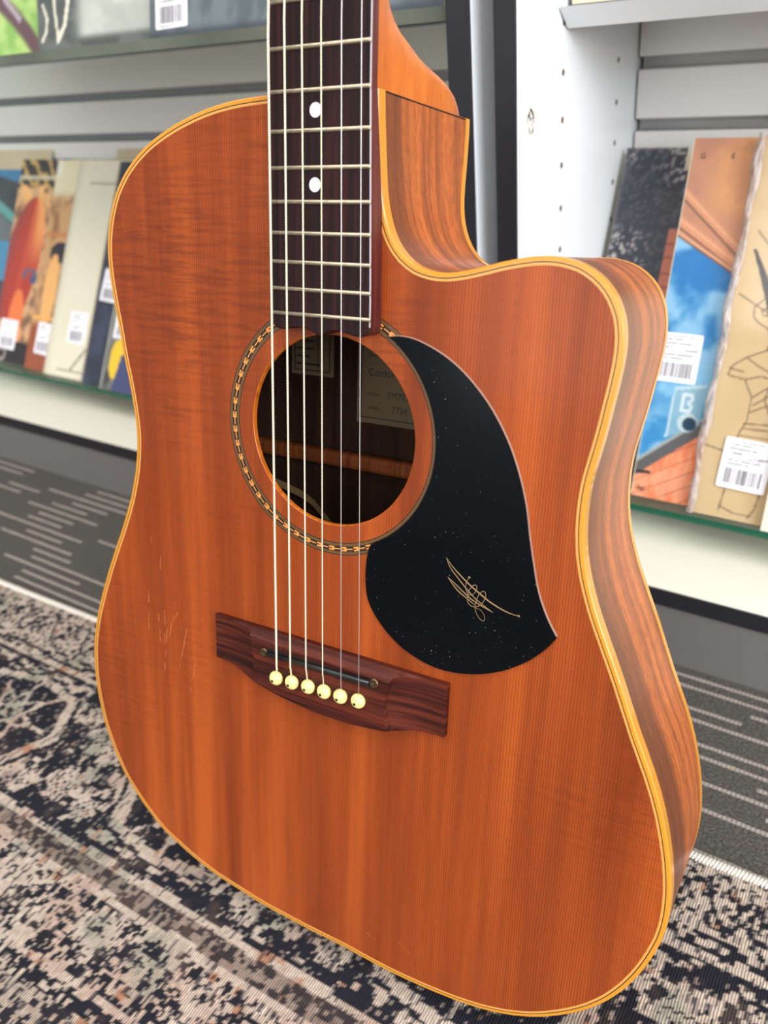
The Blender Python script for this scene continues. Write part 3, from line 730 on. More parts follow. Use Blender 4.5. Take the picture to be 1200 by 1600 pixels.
# --- left unit
def f_beige(U, V): return lay(base(U, C3(196, 178, 150)), fbm(U / 30, V / 30, 8, 3) * .4, C3(160, 140, 112))
def f_blue(U, V):
    c = base(U, C3(44, 110, 158)); h1 = halfp(U, V, (110, 282), (165, 272)); c = np.where((h1 < 0)[..., None], C3(40, 44, 52), c)
    h2 = np.abs(halfp(U, V, (110, 246), (165, 222))); c = lay(c, (h2 < 7) * 1.0, C3(86, 152, 150)); c = lay(c, (halfp(U, V, (110, 236), (165, 212)) < 0) * 1.0, C3(92, 100, 104))
    c = lay(c, (V < 180) * 1.0, C3(60, 132, 172)); c = lay(c, (V < 120) * 1.0, C3(46, 52, 60)); return lay(c, fbm(U / 25, V / 25, 4, 3) * .25, C3(130, 130, 130))
def f_red(U, V):
    n = fbm(U / 16, V / 16, 13, 4); c = base(U, C3(206, 160, 116)); c = lay(c, sst(.45, .7, n), C3(120, 86, 62))
    top = V > 262; st = np.sin((U * .8 + V * .9) / 4 + n * 6); c = lay(c, top * 1.0, C3(46, 38, 34)); c = lay(c, top * sst(.2, .6, st), C3(190, 150, 90))
    c = lay(c, (np.abs(V - 278) < 2.2) * .9, C3(206, 192, 168)); c = lay(c, (V < 268) * sst(205, 262, V) * sst(-.5, .3, np.sin(U / 7 + V / 12 + n * 5)), C3(236, 176, 112))
    # tall red rounded shape with a bright left lower lobe
    cx = 30 + (V - 150) * .13 + 6; hw = 44 * np.sqrt(np.clip(1 - ((V - 152) / 98) ** 2, 0, 1)); d = (U - cx) / np.maximum(hw, 1e-3)
    m = (np.abs(d) < 1) & (np.abs(V - 152) < 98); sh = sst(.35, -.9, -d); red = lay(base(U, C3(172, 52, 34)), sst(-.1, .7, d) * sst(120, 210, V), C3(236, 150, 86)); red = lay(red, sst(-.2, -1, d) * .5, C3(112, 66, 76)); red = lay(red, sst(.25, .0, np.abs(d - .15)) * .35, C3(214, 96, 60))
    c = np.where(m[..., None], red, c); lobe = np.hypot((U - 44) / 17, (V - 70) / 42) < 1; c = lay(c, lobe * 1.0, C3(228, 118, 62)); c = lay(c, (np.hypot((U - 56) / 11, (V - 44) / 13) < 1) * .8, C3(240, 166, 112))
    e = (np.abs(np.hypot((U - 62) / 17, (V - 134) / 9) - .8) < .25) & (V > 128); c = lay(c, e * 1.0, C3(84, 92, 116)); c = lay(c, (np.hypot((U - 72) / 8, (V - 128) / 7) < 1) * 1.0, C3(70, 82, 120))
    c = lay(c, (V < 34) * 1.0, C3(40, 30, 32)); rg = np.abs(np.hypot(U - 24, V - 12) - 9) < 2.6; return lay(c, rg * .9, C3(170, 160, 150))
def f_brown(U, V):
    n = fbm(U / 18, V / 18, 23, 3); c = lay(base(U, C3(196, 150, 102)), sst(.4, .7, n), C3(150, 104, 70)); c = lay(c, sst(244, 262, V), C3(222, 208, 176))
    c = lay(c, (np.hypot((U - 6) / 8, (V - 292) / 12) < 1) * .7, C3(230, 226, 216)); c = lay(c, (np.abs(V - 198) < 4) * .9, C3(198, 116, 66)); c = lay(c, (np.hypot((U - 42) / 26, (V - 172) / 16) < 1) * 1.0, C3(38, 32, 36))
    c = lay(c, (np.hypot((U - 30) / 15, (V - 118) / 52) < 1) * 1.0, C3(232, 172, 104)); c = lay(c, sst(72, 60, V), C3(150, 76, 46)); return lay(c, (np.abs(V - 76) < 3) * .9, C3(238, 170, 90))
def f_white(U, V):
    c = lay(base(U, C3(226, 218, 196)), fbm(U / 30, V / 30, 33, 3) * .2, C3(196, 186, 160)); fr = (np.abs(U - 29) < .9) & (V < 274) & (V > 10) | (np.abs(V - 274) < .9) & (U > 29) & (U < 280) | (np.abs(V - 10) < .9) & (U > 29) & (U < 280)
    c = lay(c, fr * .75, C3(96, 90, 80)); c = lay(c, (np.abs(U - 2) < 3) * .5, C3(170, 160, 136)); c = lay(c, (np.abs(U - 10) < .8) * .35, C3(170, 160, 136)); return lay(c, (1 - sst(1.2, 2.2, segd(U, V, (58, 12), (84, 44)))) * .8, C3(96, 98, 90))
def f_navy(U, V):
    c = lay(base(U, C3(40, 46, 62)), sst(.4, .75, fbm(U / 24, V / 30, 43, 4)) * .35, C3(86, 94, 116)); e = np.abs(U - 1); c = lay(c, sst(2.2, .6, e), C3(176, 160, 132))
    c = lay(c, (np.abs(U - 44) < 3) * (V < 120) * .6, C3(150, 160, 170)); return c
def f_yel(U, V):
    c = lay(base(U, C3(112, 112, 104)), sst(.4, .7, fbm(U / 12, V / 18, 53, 3)), C3(66, 68, 66)); c = lay(c, (np.hypot((U - 24) / 14, (V - 42) / 27) < 1) * 1.0, C3(238, 192, 44))
    c = lay(c, (U > 30 + (V - 40) * .2) * (V < 50) * 1.0, C3(66, 70, 112)); c = lay(c, (U < 3) * .8, C3(178, 176, 168)); return c
s = sleeve('beige record sleeve furthest back at the left frame edge, only its top visible', -1462, 689, 831, 116.2, f_beige, H=310, step=6)
s = sleeve('beige record sleeve behind the navy one, only its top edge visible', -1010, 689, 831, 116.2, f_beige, H=310, step=6)
s = sleeve('blue and black record sleeve at the left frame edge', -1408, 674, 826, 116, f_blue, vis=(90, 220))
s = sleeve('record sleeve with a large red rounded shape, left of the brown one', -1220, 669, 822, 116, f_red, vis=(0, 110))
price_label(s, 12, 20, 42, 45, -0.02, 11)
s = sleeve('brown and tan record sleeve squeezed between red and white sleeves', -1128, 664, 817.5, 116, f_brown, vis=(0, 70))
price_label(s, 17, 24, 33, 46, -0.03, 12)
s = sleeve('cream white record sleeve with a thin dark frame line', -1076, 659.5, 815, 116, f_white, vis=(0, 110))
price_label(s, 40, 49, 37, 45, 0.0, 13)
s = sleeve('navy record sleeve right of the cream white framed sleeve', -986, 655, 810, 116, f_navy, vis=(0, 90))
price_label(s, 9, 116, 38, 44, -0.06, 14)
s = sleeve('grey record sleeve with yellow patch peeping out beside guitar edge', -940, 650.5, 805, 116, f_yel, vis=(0, 80))
price_label(s, 9, 70, 36, 42, 0.0, 15)

# --- upper glass shelf
def f_green(U, V):
    n = fbm(U / 26, V / 22, 63, 3); c = lay(base(U, C3(132, 178, 84)), sst(.4, .7, n), C3(176, 206, 118)); c = lay(c, sst(40, 110, V) * sst(.4, .6, n) * .4, C3(86, 140, 120))
    c = lay(c, (1 - sst(7, 11, pld(U, V, [(190, 52), (214, 36), (236, 18), (250, 4)]))) * 1.0, C3(96, 66, 70)); return lay(c, (1 - sst(1.5, 4, pld(U, V, [(200, 52), (224, 32)]))) * .7, C3(210, 206, 220))
def f_script(U, V):
    n = fbm(U / 30, V / 20, 73, 3); c = lay(base(U, C3(72, 78, 74)), sst(50, 74, U) * sst(4, 12, V) * (.75 + .25 * n), C3(214, 218, 206)); c = lay(c, sst(.45, .7, fbm(U / 26, V / 14, 75, 3)) * .3, C3(160, 164, 156))  # silvery area: reflections of the plastic wrap painted into the cover colour
    for p, w in (([(6, 8), (13, 16), (15, 28), (9, 40)], 1.3), ([(27, 60), (28, 30), (31, 12)], 1.5), ([(31, 8), (42, 20), (48, 40), (50, 60)], 2.2)):
        c = lay(c, (1 - sst(w, w + .8, pld(U, V, p))) * 1.0, C3(236, 232, 210))
    return c
def f_steel(U, V):
    c = lay(base(U, C3(88, 100, 104)), sst(.4, .7, fbm(U / 14, V / 24, 83, 3)) * .6, C3(130, 142, 146)); c = lay(c, sst(8, 0, V) * .8, C3(40, 50, 60)); return c
def f_dark(U, V): return lay(base(U, C3(84, 92, 96)), fbm(U / 20, V / 20, 93, 3) * .5, C3(60, 64, 66))
G2 = 'record sleeves on the upper glass shelf'
s = sleeve('bright green record sleeve on the upper shelf at top left', -1090, 616, 700, 514, f_green, vis=(100, 305), group=G2, gloss=True, step=3)
s = sleeve('dark record sleeve with cream brush lettering on the upper shelf', -822, 606, 690, 514, f_script, vis=(0, 200), group=G2, gloss=True)
MB().add([(-2, -1, .7), (307, -1, .7), (307, 306, .7), (-2, 306, .7)], [(0, 1, 2, 3)]).build('plastic_sleeve', MT_FILM, s)
s = sleeve('steel grey record sleeve with barcode sticker on the upper shelf', -652, 600, 684, 514, f_steel, vis=(0, 305), group=G2, gloss=True, step=3)
price_label(s, 8, 6, 40, 44, 0.02, 21)
MB().add([(-2, -1, .7), (307, -1, .7), (307, 306, .7), (-2, 306, .7)], [(0, 1, 2, 3)]).build('plastic_sleeve', MT_FILM, s)
s = sleeve('dark grey record sleeve behind the guitar neck on the upper shelf', -646, 622, 706, 514, f_dark, vis=(0, 305), group=G2, gloss=True, step=4)
# a couple more of the long row behind, only their lower ends can be seen through the glass
def f_mix(seed, a, b):
    return lambda U, V: lay(base(U, a), sst(.4, .7, fbm(U / 12, V / 30, seed, 3)), b)
s = sleeve('olive green record sleeve behind the green one on the upper shelf', -1010, 632, 716, 514, f_mix(5, C3(120, 140, 60), C3(60, 66, 40)), group=G2, step=5)
s = sleeve('brown record sleeve behind the lettered one on the upper shelf', -900, 640, 722, 514, f_mix(6, C3(140, 100, 60), C3(70, 60, 44)), group=G2, step=5)
# cream record boxes standing on the white shelf, top right
bx = MB(); bx.box(-281, -219, 672, 822, 507, 560, bev=0.8)
o = bx.build('record_box', MT_CARD); tag(o, 'cream card box at the left end of the white shelf', 'box')

OUT = [(-20.0,290.0),(-24.0,289.9),(-28.0,289.9),(-32.0,289.8),(-36.0,289.7),(-40.0,289.6),(-44.0,289.4),(-48.0,289.2),(-52.0,288.9),(-56.0,288.5),(-59.9,288.1),(-63.9,287.5),(-67.8,286.9),(-71.8,286.1),(-75.7,285.3),(-79.6,284.3),(-83.4,283.3),(-87.3,282.1),(-91.1,280.9),(-94.9,279.6),(-98.6,278.2),(-102.3,276.7),(-106.0,275.1),(-109.6,273.4),(-113.2,271.6),(-116.6,269.6),(-120.0,267.4),(-123.3,265.1),(-126.4,262.6),(-129.4,260.0),(-132.3,257.2),(-134.9,254.2),(-137.4,251.0),(-139.6,247.7),(-141.5,244.2),(-143.2,240.6),(-144.7,236.9),(-146.0,233.1),(-147.0,229.2),(-147.8,225.3),(-148.4,221.4),(-148.8,217.4),(-148.9,213.4),(-148.8,209.4),(-148.5,205.4),(-148.1,201.4),(-147.5,197.4),(-146.9,193.5),(-146.2,189.5),(-145.5,185.6),(-144.7,181.7),(-144.0,177.8),(-143.3,173.8),(-142.7,169.9),(-142.1,165.9),(-141.4,162.0),(-140.7,158.0),(-139.9,154.1),(-139.0,150.2),(-138.2,146.3),(-137.5,142.4),(-136.8,138.4),(-136.2,134.5),(-135.6,130.5),(-135.1,126.5),(-134.7,122.6),(-134.5,118.6),(-134.5,114.6),(-134.7,110.6),(-135.1,106.6),(-135.6,102.6),(-136.3,98.7),(-137.0,94.7),(-138.0,90.9),(-139.1,87.0),(-140.2,83.2),(-141.4,79.4),(-142.7,75.6),(-144.2,71.9),(-145.7,68.2),(-147.3,64.5),(-148.9,60.8),(-150.5,57.2),(-152.2,53.5),(-153.9,49.9),(-155.7,46.3),(-157.4,42.7),(-159.1,39.1),(-160.8,35.5),(-162.5,31.9),(-164.2,28.2),(-165.9,24.6),(-167.5,20.9),(-169.0,17.2),(-170.6,13.5),(-172.1,9.8),(-173.6,6.1),(-175.0,2.4),(-176.4,-1.4),(-177.8,-5.1),(-179.1,-8.9),(-180.3,-12.7),(-181.4,-16.6),(-182.4,-20.4),(-183.4,-24.3),(-184.2,-28.2),(-184.9,-32.2),(-185.4,-36.1),(-185.7,-40.1),(-186.0,-44.1),(-186.2,-48.1),(-186.3,-52.1),(-186.2,-56.1),(-185.9,-60.1),(-185.6,-64.1),(-185.2,-68.1),(-184.7,-72.0),(-184.0,-76.0),(-183.3,-79.9),(-182.5,-83.8),(-181.6,-87.7),(-180.5,-91.6),(-179.2,-95.4),(-177.8,-99.1),(-176.4,-102.8),(-174.8,-106.5),(-173.2,-110.2),(-171.4,-113.7),(-169.5,-117.3),(-167.6,-120.8),(-165.5,-124.2),(-163.2,-127.5),(-160.6,-130.5),(-158.0,-133.5),(-155.2,-136.4),(-152.4,-139.3),(-149.6,-142.1),(-146.6,-144.8),(-143.6,-147.4),(-140.5,-149.9),(-137.4,-152.5),(-134.2,-154.8),(-130.8,-156.9),(-127.2,-158.8),(-123.5,-160.3),(-119.8,-161.9),(-116.1,-163.3),(-112.4,-164.8),(-108.7,-166.2),(-104.9,-167.6),(-101.1,-168.8),(-97.2,-169.9),(-93.4,-171.0),(-89.5,-172.0),(-85.6,-172.9),(-81.7,-173.6),(-77.7,-174.2),(-73.8,-174.8),(-69.8,-175.3),(-65.8,-175.8),(-61.9,-176.4),(-57.9,-176.9),(-53.9,-177.4),(-50.0,-177.9),(-46.0,-178.3),(-42.0,-178.6),(-38.0,-178.8),(-34.0,-178.9),(-30.0,-179.0),(-26.0,-179.1),(-22.0,-179.3),(-18.0,-179.4),(-14.0,-179.5),(-10.0,-179.5),(-6.0,-179.5),(-2.0,-179.5),(2.0,-179.5),(6.0,-179.5),(10.0,-179.5),(14.0,-179.5),(18.0,-179.6),(22.0,-179.8),(26.0,-180.0),(30.0,-180.2),(34.0,-180.4),(38.0,-180.5),(42.0,-180.6),(46.0,-180.7),(50.0,-180.6),(54.0,-180.5),(58.0,-180.4),(62.0,-180.1),(66.0,-179.9),(70.0,-179.6),(73.9,-179.3),(77.9,-178.9),(81.9,-178.5),(85.9,-178.0),(89.8,-177.5),(93.8,-176.8),(97.7,-176.1),(101.6,-175.3),(105.5,-174.4),(109.4,-173.3),(113.2,-172.1),(117.0,-170.8),(120.7,-169.4),(124.4,-167.8),(128.0,-166.1),(131.6,-164.3),(135.1,-162.3),(138.5,-160.2),(141.8,-158.0),(145.0,-155.6),(148.2,-153.2),(151.3,-150.7),(154.3,-148.1),(157.3,-145.4),(160.1,-142.6),(162.9,-139.7),(165.5,-136.6),(168.0,-133.5),(170.4,-130.3),(172.6,-127.0),(174.7,-123.6),(176.7,-120.1),(178.6,-116.6),(180.3,-113.0),(182.0,-109.3),(183.5,-105.6),(184.9,-101.9),(186.2,-98.1),(187.4,-94.3),(188.5,-90.4),(189.5,-86.6),(190.4,-82.7),(191.0,-78.7),(191.5,-74.7),(191.7,-70.7),(191.8,-66.7),(191.7,-62.7),(191.5,-58.8),(191.2,-54.8),(190.7,-50.8),(190.1,-46.8),(189.4,-42.9),(188.7,-39.0),(187.8,-35.1),(186.8,-31.2),(185.8,-27.3),(184.7,-23.5),(183.5,-19.6),(182.3,-15.8),(180.9,-12.1),(179.5,-8.3),(178.0,-4.6),(176.4,-1.0),(174.8,2.7),(173.0,6.3),(171.3,9.9),(169.6,13.5),(167.8,17.1),(166.1,20.7),(164.5,24.4),(162.9,28.0),(161.2,31.7),(159.6,35.4),(158.0,39.0),(156.4,42.7),(154.7,46.3),(153.0,49.9),(151.3,53.5),(149.5,57.1),(147.8,60.7),(146.1,64.3),(144.4,67.9),(142.7,71.6),(141.1,75.3),(139.7,79.0),(138.3,82.7),(137.0,86.5),(135.8,90.3),(134.8,94.2),(133.9,98.1),(133.2,102.1),(132.7,106.0),(132.3,110.0),(132.1,114.0),(132.0,118.0),(132.0,122.0),(132.2,126.0),(132.5,130.0),(133.0,134.0),(133.7,137.9),(134.4,141.8),(135.1,145.8),(135.8,149.7),(136.4,153.7),(137.0,157.6),(137.5,161.6),(138.0,165.6),(138.6,169.5),(139.1,173.5),(139.5,177.5),(139.9,181.4),(140.1,185.4),(140.1,189.4),(139.8,193.4),(139.1,197.4),(138.1,201.2),(136.5,204.9),(134.6,208.4),(132.2,211.6),(129.4,214.5),(126.3,217.0),(122.9,219.1),(119.3,220.8),(115.4,221.9),(111.5,222.7),(107.5,223.0),(103.5,223.0),(99.5,222.7),(95.6,222.1),(91.6,221.4),(87.7,220.6),(83.8,219.7),(80.0,218.6),(76.1,217.6),(72.2,216.6),(68.3,215.7),(64.4,215.0),(60.4,214.5),(56.4,214.4),(52.4,214.7),(48.5,215.5),(44.7,216.7),(41.2,218.6),(38.0,220.9),(35.1,223.8),(32.7,226.9),(30.7,230.4),(29.1,234.1),(27.8,237.9),(26.8,241.7),(26.0,245.7),(25.4,249.6),(25.0,253.6),(24.6,257.6),(24.3,261.6),(24.0,265.5),(23.7,269.5),(23.4,273.5),(23.1,277.5),(22.9,281.5),(22.7,285.5),(22.5,289.5)]

# ------------------------------------------------------------------ the guitar
# guitar frame (mm): x to the treble side, y from the saddle towards the nut, z out of the top
GR = Matrix(((0.9976344, -0.0227500, 0.0648698), (0.0684782, 0.2460827, -0.9668268), (0.0060320, 0.9689818, 0.2470585)))
GT = Vector((-0.2415062, 0.2584382, 0.504 - 0.3022746))
BASE = Vector((0, -0.1800, -0.0785))                      # the point of the body that stands on the rug
gtr = empty('acoustic_guitar', GT + GR @ BASE, GR)
tag(gtr, 'acoustic guitar with orange brown top, black pickguard and cutaway, standing on the rug', 'guitar')
GL = -BASE                                                # location of every child
def gb(mb, name, mats, parent=None, smooth=False): return mb.build(name, mats, parent or gtr, smooth, GL if parent is None else None)
HC = (0.0, 135.3); HR = 48.3
SCL = 647.7
def fret_y(n): return SCL * 2 ** (-n / 12)
DY = [(-205, 77), (-100, 77.5), (0, 78.5), (110, 79.5), (190, 81), (230, 86), (290, 95.5)]
def depth(y):
    if y <= DY[0][0]: return DY[0][1]
    for (a, p), (b, q) in zip(DY, DY[1:]):
        if y <= b:
            t = (y - a) / (b - a); t = t * t * (3 - 2 * t); return p + (q - p) * t
    return DY[-1][1]
N_ = len(OUT)
nrm = []
for i in range(N_):
    a = OUT[max(i - 2, 0)]; b = OUT[min(i + 2, N_ - 1)]; d = math.hypot(b[0] - a[0], b[1] - a[1]) or 1
    nrm.append((-(b[1] - a[1]) / d, (b[0] - a[0]) / d))     # inward normal for this winding
def inset(k): return [(OUT[i][0] + nrm[i][0] * k, OUT[i][1] + nrm[i][1] * k) for i in range(N_)]
# make sure the normals point inwards
if abs(inset(5)[N_ // 2][0]) + 0 > 1e9: pass
_c = OUT[60]; _t = inset(5)[60]
if _t[0] < _c[0]: nrm = [(-a, -b) for a, b in nrm]
nrm[0] = (0, -1); nrm[-1] = (-1, 0)
circ = lambda r, n=96: [(HC[0] + r * math.cos(2 * math.pi * k / n), HC[1] + r * math.sin(2 * math.pi * k / n)) for k in range(n)]
gb(MB().prism(inset(3.6), -2.8, 0.0, hole=circ(HR)), 'soundboard', MT_TOP)
def sweep(prof, name, m, smooth=False, parent=None):
    """prof: list of (inset, z) ; z may be a function of y"""
    mb = MB(); rows = []
    for (k, z) in prof:
        ring = inset(k); rows.append([(x, y, z(y) if callable(z) else z) for x, y in ring])
    mb.grid(rows)
    n = N_; mb.add([rows[j][0] for j in range(len(prof))], [tuple(range(len(prof)))]); mb.add([rows[j][-1] for j in range(len(prof))], [tuple(reversed(range(len(prof))))])
    return gb(mb, name, m, parent, smooth)
sweep([(3.7, -.6), (3.7, .05), (2.55, .05), (2.55, -.6)], 'purfling', MT_PURF)
sweep([(2.6, -.6), (2.6, .03), (2.05, .03), (2.05, -.6)], 'purfling_line', MT_BLK)
sweep([(2.1, -2.8), (2.1, .06), (1.0, .04), (.45, -.1), (.12, -.45), (0, -1.0), (0, -6.2), (1.6, -6.2)], 'front_binding', MT_BIND)
sweep([(1.6, lambda y: -depth(y) + 5.2), (0, lambda y: -depth(y) + 5.2), (0, lambda y: -depth(y) + .9), (.9, lambda y: -depth(y)), (2.6, lambda y: -depth(y))], 'back_binding', MT_BIND)
# rim with UVs: along the rim, back from the front edge
def rim(k, name, m, flip):
    me = bpy.data.meshes.new(name); ring = inset(k); nz = 14; vs = []; uvs = []; s = 0
    for i, (x, y) in enumerate(ring):
        if i: s += math.hypot(x - ring[i - 1][0], y - ring[i - 1][1])
        d = depth(y)
        for j in range(nz):
            z = -2.0 - (d - 3.0) * j / (nz - 1); vs.append((x * MM, y * MM, z * MM)); uvs.append((s * MM, -z * MM))
    fs = [(i * nz + j, (i + 1) * nz + j, (i + 1) * nz + j + 1, i * nz + j + 1) for i in range(N_ - 1) for j in range(nz - 1)]
    if flip: fs = [tuple(reversed(f)) for f in fs]
    me.from_pydata(vs, [], fs); uv = me.uv_layers.new(name='UVMap')
    for l in me.loops: uv.data[l.index].uv = uvs[l.vertex_index]
    return link(name, me, m, gtr, True, GL)
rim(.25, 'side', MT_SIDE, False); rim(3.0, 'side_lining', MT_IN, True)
gb(MB().prism(inset(.9), lambda x, y: -depth(y), lambda x, y: -depth(y) + 1.2), 'back', MT_SIDE)
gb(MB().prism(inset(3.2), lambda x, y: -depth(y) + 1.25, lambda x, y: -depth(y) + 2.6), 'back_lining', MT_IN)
# neck block closes the gap at the joint
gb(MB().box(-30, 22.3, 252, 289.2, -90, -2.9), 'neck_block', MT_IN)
# braces and the paper labels inside
zb = -depth(100) + 2.7
gb(MB().box(-128, 128, 97, 106.5, zb, zb + 9, bev=2.5), 'back_brace', MT_BRACE)
gb(MB().box(-120, 20, 222, 231, -82, -73, bev=2.5), 'back_brace', MT_BRACE)
l1 = gb(MB().box(-79, -48.5, 149, 205, zb - .2, zb + .35), 'paper_label', MT_PAPER)
l2 = gb(MB().box(-31.5, 52, 125, 205, zb - .2, zb + .35), 'paper_label', MT_PAPER)
zt = zb + .45
def frame(mb, x0, x1, y0, y1, w): mb.box(x0, x1, y0, y0 + w, zt - .1, zt); mb.box(x0, x1, y1 - w, y1, zt - .1, zt); mb.box(x0, x0 + w, y0, y1, zt - .1, zt); mb.box(x1 - w, x1, y0, y1, zt - .1, zt); return mb
p1 = frame(MB(), -77, -51, 151.5, 202, .6)
for k in range(9): p1.box(-75, -75 + random.uniform(8, 20), 155 + k * 4.6, 156 + k * 4.6, zt - .1, zt)
p1.box(-60, -59.6, 152, 202, zt - .1, zt); p1.build('label_print', MT_INK, l1)
frame(MB(), -29, 49.5, 128, 202, .6).build('label_frame', MT_INK, l2)
for txt, sz, x, y in (('MODEL', 2.6, -24, 141.5), ('EM725C', 5.2, -11, 141), ('SERIAL', 2.6, -24, 133.5), ('7724', 5.2, -8, 133), ('Conformance', 6.0, -24, 153), ('Certificate of', 6.0, -24, 171), ('to the maker\'s standard', 2.8, -24, 164)):
    text_mesh(txt, sz, x, y, zt, 'label_lettering', MT_INK, l2)
st = MB(); sp = cr([(-112, 92, -60), (-92, 83, -66), (-66, 73.5, -72), (-52, 64, -72), (-38, 52, -70), (-20, 36, -60)], 8)
for a, b in zip(sp, sp[1:]): st.add([(a[0], a[1] + 2.2, a[2]), (a[0], a[1] - 2.2, a[2] + .5), (b[0], b[1] - 2.2, b[2] + .5), (b[0], b[1] + 2.2, b[2])], [(0, 1, 2, 3)])
gb(st, 'cable_strap', MT_PLAST)

# rosette
def ringmb(mb, r0, r1, z, mi, n=160): 
    a = circ(r0, n); b = circ(r1, n)
    mb.add([(x, y, z) for x, y in a] + [(x, y, z) for x, y in b], [(i, n + i, n + (i + 1) % n, (i + 1) % n) for i in range(n)], mi)
rs = MB()
for r0, r1, mi in ((57.2, 57.6, 0), (57.6, 59.1, 1), (59.1, 59.45, 0), (59.45, 61.75, 2), (61.75, 62.1, 0), (62.1, 63.5, 1), (63.5, 63.9, 0)): ringmb(rs, r0, r1, .045, mi)
ro = gb(rs, 'rosette', [MT_BLK, MT_OLV, MT_TAN])
tl = MB(); nb = 50
for k in range(nb):
    for r0, r1, ph in ((59.45, 60.3, 0.0), (60.3, 60.9, .5), (60.9, 61.75, 0.0)):
        a0 = (k + ph) / nb * 2 * math.pi; a1 = a0 + .58 / nb * 2 * math.pi
        if ph == .5: a1 = a0 + .30 / nb * 2 * math.pi
        tl.add([(HC[0] + r * math.cos(a), HC[1] + r * math.sin(a), .06) for r, a in ((r0, a0), (r1, a0), (r1, a1), (r0, a1))], [(0, 1, 2, 3)])
to = tl.build('rosette_tile', MT_BLK, ro); to['kind'] = 'stuff'
# bevelled hole edge with bare, lighter wood
bm_ = MB(); n = 96
for (r, z), (r2, z2) in (((HR + .01, .02), (HR - .25, -.3)), ((HR - .25, -.3), (HR - .3, -2.8))):
    a = circ(r, n); b = circ(r2, n); bm_.add([(x, y, z) for x, y in a] + [(x, y, z2) for x, y in b], [(i, (i + 1) % n, n + (i + 1) % n, n + i) for i in range(n)])
gb(bm_, 'soundhole_edge', MT_NECK, None, True)

# pickguard
PG = [(31.0, 184.9), (38.3, 186.0), (46.7, 185.0), (56.6, 181.5), (66.5, 176.2), (76.4, 168.4), (86.4, 157.6), (95.1, 144.4), (101.3, 130.9), (105.9, 116.9), (108.6, 103.9), (110.4, 96.1), (112.1, 89.1), (114.2, 81.0), (116.9, 73.6), (120.2, 66.8), (123.2, 61.9), (125.9, 58.0)]
PG2 = [(125.9, 58.0), (124.0, 54.4), (120.0, 48.8), (113.8, 42.2), (107.2, 36.9), (99.8, 32.2), (91.0, 28.2), (81.8, 25.5), (73.6, 24.3), (65.8, 24.2), (57.1, 25.8), (46.8, 29.6), (37.6, 35.7), (30.1, 43.2), (25.1, 51.4), (23.3, 61.3), (23.4, 71.5), (24.9, 80.4)]
pgo = cr(PG, 4)[:-1] + cr(PG2, 4)
a0 = math.atan2(80.4 - HC[1], 24.9 - HC[0]); a1 = math.atan2(184.9 - HC[1], 31.0 - HC[0])
pgo += [(HC[0] + 59.0 * math.cos(a0 + (a1 - a0) * t / 40), HC[1] + 59.0 * math.sin(a0 + (a1 - a0) * t / 40)) for t in range(1, 40)]
def offs(poly, k):
    n = len(poly); ar = sum(poly[i][0] * poly[(i + 1) % n][1] - poly[(i + 1) % n][0] * poly[i][1] for i in range(n)); sg = 1 if ar > 0 else -1; o = []
    for i in range(n):
        a = poly[i - 1]; b = poly[(i + 1) % n]; d = math.hypot(b[0] - a[0], b[1] - a[1]) or 1
        o.append((poly[i][0] - sg * (b[1] - a[1]) / d * k, poly[i][1] + sg * (b[0] - a[0]) / d * k))
    return o
pgm = MB(); pin = offs(pgo, .45)
pgm.prism(pin, .2, 1.05, bottom=False); n = len(pgo)
pgm.add([(x, y, .02) for x, y in pgo] + [(x, y, 1.05) for x, y in pin], [(i, (i + 1) % n, n + (i + 1) % n, n + i) for i in range(n) if i < 68], 1)
pgm.add([(x, y, .02) for x, y in pgo] + [(x, y, 1.05) for x, y in pin], [(i, (i + 1) % n, n + (i + 1) % n, n + i) for i in range(n) if i >= 68], 0)
pg = gb(pgm, 'pickguard', [MT_PG, MT_PGE])
lg = MB()
tap = lambda w: (lambda t: .16 + w * math.sin(math.pi * min(1, max(0, t))) ** .8)
L1 = [(68.3, 84.0), (72.0, 80.1), (76.6, 76.4), (81.7, 72.8), (86.8, 69.8), (91.8, 67.1), (97.9, 64.8), (102.7, 63.7), (106.7, 63.5)]
L1b = [(68.3, 84.0), (70.8, 79.3), (74.8, 75.3), (79.4, 71.0), (83.9, 67.3), (88.3, 64.8), (94.0, 62.0)]
L2 = [(69.6, 74.4), (73.1, 72.2), (77.7, 69.1), (82.2, 66.2), (87.2, 64.2), (90.9, 63.0), (94.0, 62.0)]
L2b = [(69.6, 74.4), (72.6, 71.2), (75.9, 68.3), (80.4, 65.8), (84.5, 63.5)]
LP = [(80.8, 76.6), (79.5, 74.0), (79.4, 71.0), (80.5, 68.3), (82.6, 68.2), (84.6, 70.5), (85.0, 73.0), (83.8, 73.6), (82.1, 72.0), (80.8, 68.9), (80.7, 64.7), (82.4, 62.7), (85.5, 62.8), (88.3, 65.4), (89.8, 69.3), (89.0, 71.4), (87.0, 70.4), (85.5, 67.1), (84.8, 63.3), (85.3, 60.4), (87.0, 57.7), (89.0, 56.5), (90.2, 57.4), (89.6, 59.6), (87.7, 61.6), (85.2, 62.1)]
for p, w in ((L1, .55), (L1b, .35), (L2, .4), (L2b, .4), (LP, .12)): lg.ribbon(cr(p, 8), tap(w), 1.10)
lg.prism([(80.8 + .55 * math.cos(a), 76.7 + .55 * math.sin(a)) for a in [k * math.pi / 5 for k in range(10)]], 1.05, 1.10, bottom=False)
lg.prism([(106.8 + .6 * math.cos(a), 63.5 + .5 * math.sin(a)) for a in [k * math.pi / 5 for k in range(10)]], 1.05, 1.10, bottom=False)
lg.build('gold_script_emblem', MT_LOGO, pg)

